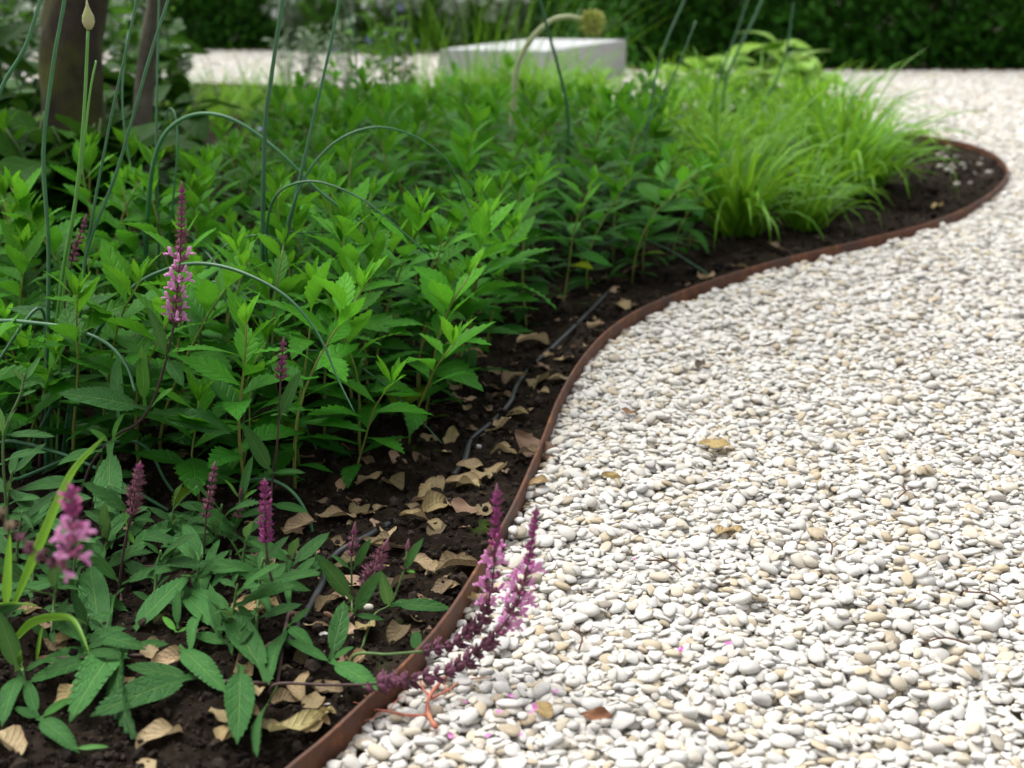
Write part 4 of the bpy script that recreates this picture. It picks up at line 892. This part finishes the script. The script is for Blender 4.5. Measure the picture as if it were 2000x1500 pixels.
dl = [(310, 1445, 105, 'crumpled tan dry leaf lying alone on dark soil'), (285, 1496, 60, 'tan dry leaf half buried near the crumpled one'), (15, 1452, 95, 'pale dry leaf on soil beside the low salvia shoot'), (430, 1400, 60, 0), (480, 1390, 62, 0), (482, 1306, 75, 0), (560, 1372, 60, 0), (592, 1342, 75, 0), (638, 1345, 68, 0), (600, 1290, 62, 0), (612, 1372, 60, 0),
      (715, 1224, 70, 0), (490, 1194, 80, 0), (520, 1185, 60, 0), (782, 1142, 75, 0), (840, 1106, 70, 0), (892, 1106, 85, 0), (655, 1012, 80, 0), (702, 998, 72, 0), (830, 968, 55, 0), (852, 988, 66, 0), (808, 1010, 55, 0), (905, 940, 70, 0), (770, 946, 70, 0), (935, 932, 50, 0), (720, 935, 60, 0),
      (975, 838, 56, 'upright tan dry leaf leaning beside the black hose'), (1040, 670, 68, 'orange-tan dry leaf propped under the leafy plants'), (1005, 742, 60, 0), (962, 758, 55, 0), (1052, 748, 60, 0), (1090, 742, 48, 0), (1100, 700, 40, 0), (1160, 640, 45, 0), (1215, 600, 45, 0), (1040, 890, 60, 0), (990, 880, 45, 0), (1010, 810, 45, 0),
      (110, 1262, 66, 0), (240, 1332, 68, 0), (130, 1368, 70, 0), (128, 1256, 70, 0), (330, 1295, 80, 0), (290, 1275, 60, 0), (50, 1200, 60, 0), (680, 1100, 60, 0), (860, 1150, 55, 0), (735, 1060, 55, 0), (585, 1030, 65, 0), (640, 1180, 60, 0), (520, 1420, 60, 0), (450, 1440, 50, 0), (1520, 488, 50, 0), (1440, 520, 40, 0), (1380, 545, 40, 0), (700, 1290, 50, 0)]
rq = random.Random(8)
for k in range(34):
    x, y = [(rq.uniform(860, 1090), rq.uniform(690, 960)), (rq.uniform(600, 900), rq.uniform(970, 1180)), (rq.uniform(420, 640), rq.uniform(1230, 1440))][k % 3]
    p = gnd(x, y)
    if bool(inside_bed(np.array([p.x]), np.array([p.y]))[0]) and float(edge_dist(np.array([p.x]), np.array([p.y]))[0]) > .03: dl.append((x, y, rq.uniform(26, 58), 0))
for i, (x, y, wpx, lab) in enumerate(dl):
    p = gnd(x, y); L = wpx * (p.y * CP + HCAM * SP) / FPX
    if lab: dry(x, y, L, DRY[i % 7], lab, None)
    else:
        k = rd.choice((rd.uniform(.32, .6), rd.uniform(.7, 1.1), rd.uniform(.7, 1.1)))
        if y < 900: lab, grp = 'tan dry leaf on soil between leafy plants and edging', 'dry leaves along the middle of the edging'
        elif x > 560: lab, grp = 'tan dry leaf on dark soil near the black hose', 'dry leaves near the hose'
        else: lab, grp = 'tan dry leaf on dark soil under the salvia leaves', 'dry leaves under the salvias'
        dry(x, y, L, DRY[i % 7], lab, grp, tint=(k, k * rd.uniform(.92, 1.0), k * rd.uniform(.8, 1)))
for i in range(192):
    while True:
        y = rd.uniform(1.35, 3.4); x = rd.uniform(-.36 * y, .5)
        if rd.random() < .85 and float(edge_dist(np.array([x]), np.array([y]))[0]) > .30: continue
        if bool(inside_bed(np.array([x]), np.array([y]))[0]) and float(edge_dist(np.array([x]), np.array([y]))[0]) > .025: break
    z = sh(x, y); o = add('dry_leaf', DRYB[i % 4] if i % 3 else DRY[i % 7], None, None, (lambda q_: (q_, q_ * .98, q_ * .95))(rd.uniform(.7, 1.9) if i % 3 else rd.uniform(.5, 1.1))); L = rd.uniform(.010, .045); o.location = (x, y, z + L * .05); o.scale = (L, L, L); o.rotation_euler = (rd.gauss(0, .3), rd.gauss(0, .3), rd.uniform(0, 6.28))
    ed_ = float(edge_dist(np.array([x]), np.array([y]))[0]); zone = 'right beside the rusty edging' if ed_ < .07 else ('under the salvia stems' if y < 1.72 else ('on the littered strip along the hose' if ed_ < .30 else 'in the shade of the toothed green plants'))
    tag(o, '%s dry leaf scrap %s' % ('curled brown' if i % 3 else 'small tan', zone), 'dry leaf', 'dry leaf scraps on the soil')
dry(1045, 880, .085, DRYB[1], 'long brown dry leaf leaning against the edging', None, .7)
dry(590, 1425, .075, LANCE, 'long narrow pale dry leaf pointing along the edging', None, -.75, (.95, 1.05, .85))
for x, y, wpx, me, lab, tint in [(1197, 936, 46, DRY[2], 'small tan dry leaf standing among the white pebbles', (1, .95, .7)), (1425, 1036, 66, DRY[4], 'pale folded dry leaf with orange tip on the pebbles', (1.1, 1.05, .95)), (1395, 870, 58, DRY[1], 'flat pale yellow dry leaf on the gravel', (1.1, 1.05, .8)), (1368, 716, 50, DRYB[0], 'dark brown bark-like leaf piece on the gravel', (.3, .3, .3)), (1230, 806, 34, DRYB[2], 'small brown dry leaf on gravel near the edging', (1, .9, .7)),
        (1062, 1390, 50, DRY[3], 'ragged tan dry leaf on pebbles near the fallen pink petals', (1, .92, .75)), (930, 1172, 56, DRY[5], 'crumpled beige dry leaf on pebbles against the edging', (.95, .92, .8)), (1052, 945, 40, DRY[6], 'curled tan dry leaf wedged between edging and pebbles', (1, .9, .8)), (1165, 1400, 62, DRYB[3], 'thin reddish-brown dry sliver on the pebbles', (1.2, .8, .6)), (1830, 405, 34, DRY[0], 'pale cream dry leaf on soil at the tip of the bed', (1.25, 1.2, 1.0)), (1420, 455, 34, DRY[2], 'dry leaf on soil under the trailing grass', (.9, .8, .7))]:
    p = gnd(x, y); L = wpx * (p.y * CP + HCAM * SP) / FPX; dry(x, y, L, me, lab, None, None, tint, 'gravel' if not bool(inside_bed(np.array([p.x]), np.array([p.y]))[0]) else 'soil')
# pale stone chips on the soil at the tip of the bed
M_ring = plain_mat('stone_chip', (.20, .18, .15), (.34, .32, .29), 2, .7, .2, .2, .001, rnd=.9)
CHIP = [pebble_mesh(300 + i, M_ring, 'stone_chip') for i in range(5)]
for i in range(26):
    x, y = rd.uniform(1830, 1945), rd.uniform(292, 372)
    p = gnd(x, y)
    if float(edge_dist(np.array([p.x]), np.array([p.y]))[0]) < .05 or not bool(inside_bed(np.array([p.x]), np.array([p.y]))[0]): continue
    o = add('stone_chip', CHIP[i % 5]); s = rd.uniform(.007, .017); o.location = (p.x, p.y, sh(p.x, p.y) + s * .3); o.scale = (s, s * .8, s * .6); o.rotation_euler = (0, 0, rd.uniform(0, 6)); tag(o, 'pale pebble lying on dark soil at the tip of the bed', 'pebble', 'stray pebbles on the soil')
for i, (x, y) in enumerate([(935, 875), (632, 1245), (665, 1370), (640, 1385), (720, 1190)]):
    p = gnd(x, y, sh(*gnd(x, y).xy)); o = add('stone_chip', PEB[i]); s = .006; o.location = p + Vector((0, 0, .002)); o.scale = (s, s * .8, s * .7); tag(o, 'small white pebble lying on dark soil near the hose', 'pebble', 'stray pebbles by the hose')

# ------------------------------------------------------------------ hose, petals, red stalk, twigs
hp = [(560, 1262), (592, 1208), (625, 1148), (655, 1085), (720, 1047), (790, 1005), (860, 955), (905, 905), (920, 860), (960, 826), (997, 785), (1016, 742), (1078, 680), (1120, 640), (1200, 560)]
W = []
for i, (x, y) in enumerate(hp):
    p = gnd(x, y, .015); z = sh(p.x, p.y) + .004 - (.012 if i in (5, 6) else 0); W.append(gnd(x, y, z))
b = W[0].copy(); mb = MB(); W2 = cat_rom(W, 8); mb.tube([p - b for p in W2], .0043, 10); o = add('drip_hose', mb.mesh('drip_hose', M_hose)); o.location = b; tag(o, 'thin black drip hose snaking across the soil under dry leaves', 'hose')
b = gnd(5, 515 + 60, .05); b = at(-30, 530, 2.6); mb = MB(); pts = []; rad = []
for i in range(60): pts.append(Vector((.11 * i / 59, 0, -.012 * (i / 59)))); rad.append(.018 + (.002 if (i // 2) % 2 else 0))
z0 = sh(b.x, b.y)
def petal_mesh():
    mb = MB(); mb.grid(4, 3, lambda v, u, i, j: ((u - .5) * math.sin(math.pi * (.1 + .85 * v)) * .8, v - .5, .5 * (u - .5) ** 2 + .3 * (v - .5) ** 2)); mb.grid(3, 2, lambda v, u, i, j: (.25 + (u - .5) * .5 * math.sin(math.pi * (.1 + .85 * v)), v * .7 - .2, .15 + .3 * v)); return mb.mesh('fallen_petal', M_pink)
PET = petal_mesh()
for i, (x, y) in enumerate([(908, 1376), (998, 1364), (1012, 1376), (1036, 1397), (1086, 1355), (1017, 1441), (955, 1441), (1420, 1260), (1331, 1272), (1238, 1096), (880, 1440), (1045, 1385), (975, 1395)]):
    p = gnd(x, y, 0); z = gravel_top(p.x, p.y); p = gnd(x, y, z); o = add('fallen_petal', PET, None, None, (1, .8, 1)); s = .007; o.location = p + Vector((0, 0, .002)); o.scale = (s, s, s); o.rotation_euler = (rd.gauss(0, .4), rd.gauss(0, .4), rd.uniform(0, 6))
    tag(o, 'small pink fallen petal on the white pebbles', 'petal', 'fallen pink petals on the gravel')
b = gnd(838, 1430, .0); b.z = gravel_top(b.x, b.y); root = empty('red_stalk', b, 'branched coral-red fruit stalk lying on the pebbles beside the edging', 'stalk')
for P, r0, r1 in [([(852, 1456), (838, 1432), (836, 1408), (845, 1385), (868, 1358)], .0034, .0022), ([(836, 1430), (800, 1430), (765, 1422), (735, 1415), (700, 1408)], .0024, .0014), ([(842, 1392), (825, 1375), (822, 1355)], .002, .001), ([(845, 1395), (876, 1380), (905, 1362), (960, 1356)], .0022, .0007), ([(868, 1358), (885, 1348), (905, 1342)], .002, .0008), ([(868, 1358), (850, 1345), (838, 1348)], .0014, .0006), ([(735, 1415), (722, 1395), (728, 1378)], .0012, .0005), ([(745, 1418), (725, 1430), (690, 1436)], .0012, .0006), ([(720, 1410), (705, 1392), (690, 1388)], .0011, .0005), ([(712, 1375), (735, 1392), (740, 1415)], .001, .0006), ([(876, 1380), (868, 1368), (872, 1362)], .0012, .0006), ([(760, 1420), (772, 1400), (790, 1385)], .0011, .0005)]:
    W = [gnd(x, y, 0) for x, y in P]; W = [Vector((p.x, p.y, gravel_top(p.x, p.y) * .4 + .008 + r0)) for p in W]; W = cat_rom(W, 5); mb = MB(); m = len(W); mb.tube([p - b for p in W], [(r0 + (r1 - r0) * i / (m - 1)) * .75 * (1 + .2 * math.sin(i * 1.7)) for i in range(m)], 6); add('branchlet', mb.mesh('branchlet', M_redstem), root)
tw = [((1330, 1155), 'thin dark forked twig on the pebbles'), ((1960, 1235), 'dark spindly twig on the gravel, its forks spread wide'), ((1890, 1310), 'small dark twig with a berry stub on the gravel'), ((1620, 1130), 'short dark twig lying between pebbles'), ((1750, 1005), 'reddish thin twig lying on the gravel'), ((1130, 1305), 'thin dark twig on pebbles near the sprawling salvias')]
for i, ((x, y), lab) in enumerate(tw):
    p = gnd(x, y, 0); z = gravel_top(p.x, p.y) + .003; b = Vector((p.x, p.y, z)); mb = MB(); a = rd.uniform(0, 3); L = .05
    mb.tube(cat_rom([Vector((0, 0, 0)), Vector((math.cos(a) * L * .5, math.sin(a) * L * .5, .004)), Vector((math.cos(a + .3) * L, math.sin(a + .3) * L, .001))], 4), [.0011] * 9, 5)
    for k in (.6, -.7): mb.tube([Vector((math.cos(a) * L * .5, math.sin(a) * L * .5, .004)), Vector((math.cos(a) * L * .5 + math.cos(a + k) * L * .45, math.sin(a) * L * .5 + math.sin(a + k) * L * .45, .008))], [.0008, .0004], 4)
    o = add('twig', mb.mesh('twig', M_twig)); o.location = b; tag(o, lab, 'twig')

# ------------------------------------------------------------------ background: trees, shrubs, bench, hedge
def leaf_cloud(name, mat, P, D, Nn, L, ratio, parent=None, kind='stuff', color=(1, 1, 1)):
    """P base points, D directions, Nn approximate normals (numpy arrays), L lengths"""
    D = D / np.linalg.norm(D, axis=1, keepdims=True); S_ = np.cross(D, Nn); S_ /= np.linalg.norm(S_, axis=1, keepdims=True) + 1e-9; Nz = np.cross(S_, D)
    L = L[:, None]; w2 = L * ratio / 2
    v = np.stack([P, P + D * L * .45 + S_ * w2 + Nz * L * .06, P + D * L - Nz * L * .10, P + D * L * .45 - S_ * w2 + Nz * L * .06], 1).reshape(-1, 3)
    n_ = len(P); f = (np.arange(n_) * 4)[:, None] + np.array([0, 1, 2, 3])[None]
    t1 = f[:, [0, 1, 2]]; t2 = f[:, [0, 2, 3]]
    me = bpy.data.meshes.new(name); me.vertices.add(len(v)); me.vertices.foreach_set('co', v.astype(np.float32).ravel())
    T = np.concatenate([t1, t2]).astype(np.int32); me.loops.add(T.size); me.loops.foreach_set('vertex_index', T.ravel()); me.polygons.add(len(T)); me.polygons.foreach_set('loop_start', np.arange(0, T.size, 3, dtype=np.int32))
    me.materials.append(mat); me.update(calc_edges=True); me.validate()
    o = add(name, me, parent, None, color)
    if kind: tag(o, kind=kind)
    return o
def rdir(n, up=.3): d = nr.normal(0, 1, (n, 3)); d[:, 2] = d[:, 2] * .5 + up; return d
# trees
def tree(px_pts, Y, widths, mat, label, top, crown_c, crown_r, n, seed):
    b = at(px_pts[0][0], px_pts[0][1], Y); b.z = sh(b.x, b.y) - .02; root = empty('tree', b, label, 'tree'); W = [at(x, y, Y) for x, y in px_pts]; W[0] = b.copy(); W.append(Vector(top))
    W = cat_rom(W, 8); m = len(W); sc = (Y * CP + .1) / FPX; mb = MB()
    def wd(i):
        q = i / (m - 1) * (len(widths) - 1); k = min(int(q), len(widths) - 2); return (widths[k] + (widths[k + 1] - widths[k]) * (q - k)) * sc / 2
    k0 = len(mb.v); mb.tube([p - b for p in W], [wd(i) for i in range(m)], 22)
    for q_ in range(k0, len(mb.v)):
        v_ = mb.v[q_]; i_ = min((q_ - k0) // 22, m - 1); c_ = W[i_] - b; a_ = math.atan2(v_.y - c_.y, v_.x - c_.x); mb.v[q_] = c_ + (v_ - c_) * (1 + .07 * math.sin(a_ * 3 + i_ * .35 + seed) + .05 * math.sin(a_ * 7 - i_ * .5))
    add('trunk', mb.mesh('trunk', mat), root)
    cc = Vector(crown_c); r = random.Random(seed); tp = Vector(top)
    for i in range(7):
        a = r.uniform(0, 6.28); e = cc + Vector((math.cos(a) * crown_r[0] * .7, math.sin(a) * crown_r[1] * .7, r.uniform(-.2, .5) * crown_r[2])); st = W[-6 - (i % 4)]
        mb = MB(); mb.tube([st - b, st.lerp(e, .5) - b + Vector((0, 0, .08)), e - b], [.02, .013, .005], 6); add('limb', mb.mesh('limb', mat), root)
    d = nr.normal(0, 1, (n, 3)); d /= np.linalg.norm(d, axis=1, keepdims=True); d *= (nr.rand(n, 1) ** .45); cl = .16 * np.sin(d * 9)
    P = np.array(cc - b)[None] + (d + cl) * np.array(crown_r)[None]; o = leaf_cloud('crown', M_broad_far, P, rdir(n, -.15), nr.normal(0, .5, (n, 3)) + [0, 0, 1], .07 * np.exp(nr.normal(0, .2, n)), .5, root)
    return root
M_broad_far = leaf_mat('tree_leaf', (.04, .13, .018), (.055, .16, .022), (.1, .22, .03), .3, .45, .35, use_uv=False)
tree([(130, 580), (135, 420), (140, 250), (140, 110), (150, 0), (170, -200)], 3.35, [150, 128, 118, 112, 112, 105, 85], M_bark, 'mossy brown tree trunk standing behind the leafy plants', (-.95, 3.4, 1.5), (-1.35, 4.0, 2.0), (1.3, 1.3, .55), 3800, 1)
tree([(262, 480), (268, 400), (276, 250), (290, 100), (305, 0), (330, -160)], 3.9, [70, 48, 38, 34, 32, 28, 20], M_bark2, 'slim pale grey tree stem leaning beside the mossy trunk', (-.85, 4.0, 1.5), (-.9, 4.9, 2.1), (1.0, 1.1, .5), 2200, 2)
# broad dark leaves on low shrubs by the trunks
def broad_shrub(px, py, H, n, label, group, seed, meshes=BROAD, L=.16, bright=1.0, name='broad_leaved_shrub', cat='shrub', spread=.14, el=(-25, 45), mat=None):
    b = gnd(px, py); b.z = sh(b.x, b.y) if bool(inside_bed(np.array([b.x]), np.array([b.y]))[0]) else -.03; root = empty(name, b, label, cat, group); r = random.Random(seed)
    for k in range(3):
        a = r.uniform(0, 6.28); top = Vector((math.cos(a) * spread, math.sin(a) * spread, H * r.uniform(.8, 1))); P = cat_rom([Vector((0, 0, -.01)), top * .5 + Vector((0, 0, .04)), top], 4); mb = MB(); mb.tube(P, [.005 - .0003 * i for i in range(len(P))], 6); add('stem', mb.mesh('stem', mat or M_gstem), root)
        for j in range(n // 3):
            t = r.uniform(.25, 1); p = P[min(len(P) - 1, int(t * (len(P) - 1)))]; a2 = r.uniform(0, 6.28); e = math.radians(r.uniform(*el)); d = Vector((math.cos(a2) * math.cos(e), math.sin(a2) * math.cos(e), math.sin(e))); l = L * r.uniform(.7, 1.2); c = r.uniform(.75, 1.25) * bright
            add('leaf', r.choice(meshes), root, frame(p, d, Vector((r.gauss(0, .3), r.gauss(0, .3), 1)), l, l, l), (c, c, c))
    return root
for i, (px, py, H) in enumerate([(30, 470, .50), (200, 470, .36), (240, 420, .42), (110, 430, .5), (330, 400, .34), (-60, 480, .55), (220, 540, .30), (350, 330, .55), (60, 560, .34), (15, 600, .40), (175, 600, .40), (95, 600, .36), (235, 590, .36), (-40, 560, .6)]):
    broad_shrub(px, py, H * 1.15, 33, 'shrub with broad dark green leaves ' + ('beside the slim grey tree stem' if px > 215 else ('at the foot of the mossy trunk' if px > 80 else 'on the open side of the mossy trunk')), 'broad leaved shrubs by the trunk', 300 + i)
for i, (px, py, H) in enumerate([(480, 430, .2), (430, 400, .22), (390, 450, .16), (560, 330, .25)]):
    broad_shrub(px, py, H, 18, 'low plant with drooping oval leaves behind the hooped onion leaf', 'low oval leaved plants', 330 + i, BROAD, .10, 1.3, 'low_plant', 'plant')
for i, (px, py, H) in enumerate([(1430, 222, .40), (1510, 222, .42), (1340, 218, .30), (1560, 232, .30), (1460, 235, .3)]):
    broad_shrub(px, py, H, 33, 'pale lime plant with drooping broad leaves in front of the hedge', 'pale lime broad leaved plants', 340 + i, PALE, .20, 1.15, 'lime_plant', 'plant', .12, (-5, 50))
# white flowering plants
def star_mesh(mat):
    mb = MB()
    for k in range(5):
        a = k * 1.2566; c, s = math.cos(a), math.sin(a)
        def fn(v, u, i, j, c=c, s=s):
            w_ = (u - .5) * .42 * math.sin(math.pi * (.1 + .86 * v)); x = .08 + v * .92; return (x * c - w_ * s, x * s + w_ * c, .12 * v * v)
        mb.grid(3, 2, fn)
    return mb.mesh('flower', mat)
STAR = star_mesh(M_white); STARB = star_mesh(M_blue)
def white_plant(x, y, H, nl, nf, label, group, seed, mat=M_midgreen, star=STAR, fs=.02, leafL=.07, on_bed=True, rad=.18):
    b = Vector((x, y, sh(x, y) if on_bed else -.03)); root = empty('flowering_plant', b, label, 'plant', group); r = random.Random(seed); tops = []
    for k in range(6):
        a = r.uniform(0, 6.28); q_ = r.uniform(.3, 1) * rad; P = [Vector((0, 0, -.01)), Vector((math.cos(a) * q_ * .5, math.sin(a) * q_ * .5, H * .5)), Vector((math.cos(a) * q_, math.sin(a) * q_, H * r.uniform(.8, 1.05)))]; mb = MB(); mb.tube(P, [.004, .003, .0015], 5); add('stem', mb.mesh('stem', M_gstem), root); tops.append(P)
    pts = np.array([list(P[0].lerp(P[1], t * 2) if t < .5 else P[1].lerp(P[2], t * 2 - 1)) for P in tops for t in nr.uniform(.1, .95, nl // 6)]); n_ = len(pts)
    leaf_cloud('foliage', mat, pts + nr.normal(0, .012, (n_, 3)), rdir(n_, .25), nr.normal(0, .3, (n_, 3)) + [0, 0, 1], leafL * np.exp(nr.normal(0, .25, n_)), .28, root)
    for k in range(nf):
        P = r.choice(tops); p = P[1].lerp(P[2], r.uniform(.2, 1.05)) + Vector((r.gauss(0, .05), r.gauss(0, .05), r.gauss(0, .03))); s = fs * r.uniform(.7, 1.2)
        add('flower', star, root, frame(p, Vector((r.gauss(0, 1), r.gauss(0, 1) - .6, r.gauss(0, .5))), Vector((r.gauss(0, .5), -1, r.uniform(0, 1))), s, s, s), (1, 1, 1))
rw = random.Random(55)
for i in range(17):
    px = 575 + 27 * i + rw.uniform(-10, 10); y = rw.uniform(14.2, 14.8); x = (px - 1000) / FPX * (y * CP + .15)
    white_plant(x, y, rw.uniform(.6, 1.05), 200, 34 if px > 640 else 16, 'leafy plant with starry white flowers before the hedge', 'white starry flowered plants', 400 + i, M_midgreen if i % 4 else M_silver, STAR, .058, .11, False, .28)
for i in range(9):
    px = -60 + 50 * i + rw.uniform(-15, 15); y = rw.uniform(5.5, 7.5) if px < 330 else 8.8; x = (px - 1000) / FPX * (y * CP + .15)
    white_plant(x, y, rw.uniform(.6, .95) if px < 330 else .3, 260, 13, 'silvery plant with small white flowers seen behind the trunks', 'white flowered plants behind the trunks', 430 + i, M_midgreen if i % 2 else M_silver, STAR, .022, .08)
for i, (px, y) in enumerate([(730, 6.8), (775, 6.9), (520, 4.9)]):
    x = (px - 1000) / FPX * (y * CP + .15); white_plant(x, y, .5 if i < 2 else .2, 120, 5, 'small plant with violet-blue flowers near the white ones', 'blue flowered plants', 450 + i, M_midgreen, STARB, .02)
for i in range(4):
    px = 560 + 40 * i; y = 8.0; x = (px - 1000) / FPX * (y * CP + .15); white_plant(x, y, .42 + .1 * (i % 2), 160, 0, 'silvery fine leaved plant before the far gravel strip', 'silvery plants before the far gravel', 480 + i, M_silver, STAR, .02, .05, True, .12)
for i in range(10):
    px = 600 + 48 * i; y = rw.uniform(5.6, 6.8); x = (px - 1000) / FPX * (y * CP + .15)
    white_plant(x, y, rw.uniform(.16, .28), 220, 0, 'bushy mid green plant filling the bed behind the toothed leaves', 'bushy green filler plants', 460 + i, M_midgreen, STAR, .02, .08, True, .22)
# low concrete bench block
import bmesh
def bench():
    A = gnd(1222, 146); d1 = Vector((-.34, -.94, 0)).normalized(); d2 = Vector((-.94, .34, 0)).normalized()
    Lb, Wb, Hb = 1.9, .75, .26; bm = bmesh.new(); V = []
    base = Vector((A.x, A.y, -.04))
    for z in (0, Hb + .04):
        for p in (Vector((0, 0, 0)), d1 * Lb, d1 * Lb + d2 * Wb, d2 * Wb): V.append(bm.verts.new(p + Vector((0, 0, z))))
    for f in ((3, 2, 1, 0), (4, 5, 6, 7), (0, 1, 5, 4), (1, 2, 6, 5), (2, 3, 7, 6), (3, 0, 4, 7)): bm.faces.new([V[k] for k in f])
    bmesh.ops.recalc_face_normals(bm, faces=bm.faces); bmesh.ops.bevel(bm, geom=list(bm.edges), offset=.012, segments=2, affect='EDGES')
    me = bpy.data.meshes.new('bench'); bm.to_mesh(me); bm.free(); me.materials.append(M_concrete); o = add('stone_bench', me); o.location = base; tag(o, 'low pale grey concrete bench block on the far gravel', 'bench')
bench()
# hedge
n = 60000
def hline(s):      # distance along the hedge -> x, y of its front, outward normal
    x = np.where(s < 10.2, 11.2 - s, np.where(s < 13.5, 1.0 - (s - 10.2) * .24, .2 - (s - 13.5))); y = np.where(s < 10.2, 11.75, np.where(s < 13.5, 11.75 + (s - 10.2) * .97, 14.95 + 0 * s)); return x, y
sh_ = nr.uniform(0, 22, n); zh = nr.rand(n) ** 1.35 * 2.3; xh, yh = hline(sh_); yh = yh + .2 + np.abs(nr.normal(0, .30, n)) + .26 * vnoise(sh_ * 2.2, zh * 2.6, 8) - .12
P = np.stack([xh, yh, zh], -1); D = nr.normal(0, .7, (n, 3)) + [0, -.8, -.25]; Nn = nr.normal(0, .45, (n, 3)) + [0, -.6, .9]
hb = empty('hedge', (0, 12.3, 0), 'tall clipped dark green hedge closing the garden behind the gravel', 'hedge')
lc = leaf_cloud('foliage', M_hedge, P - np.array([0, 12.3, 0]), D, Nn, .085 * np.exp(nr.normal(0, .25, n)), .62, hb)
for i in range(24):
    mb = MB(); x, yy = [float(q_[0]) for q_ in hline(np.array([.4 + i * .9]))]; yy += .8 - 12.3; mb.tube([(x, yy, -.1), (x + rw.uniform(-.05, .05), yy + .05, 1.0), (x + rw.uniform(-.1, .1), yy, 2.1)], [.03, .022, .01], 6); add('stem', mb.mesh('stem', M_bark), hb)
n = 46000
xh, yh = hline(nr.uniform(0, 22, n)); zh = nr.rand(n) * 2.3; P = np.stack([xh, yh - 12.3 + 1.0 + .25 * nr.rand(n), zh], -1)
leaf_cloud('foliage', M_hedge, P, nr.normal(0, .7, (n, 3)) + [0, -.3, -.3], nr.normal(0, .4, (n, 3)) + [0, -1, .3], .12 * np.exp(nr.normal(0, .2, n)), .7, hb)
print('objects', len(bpy.data.objects), 'gravel', len(ALLP), 'plants', len(spots))
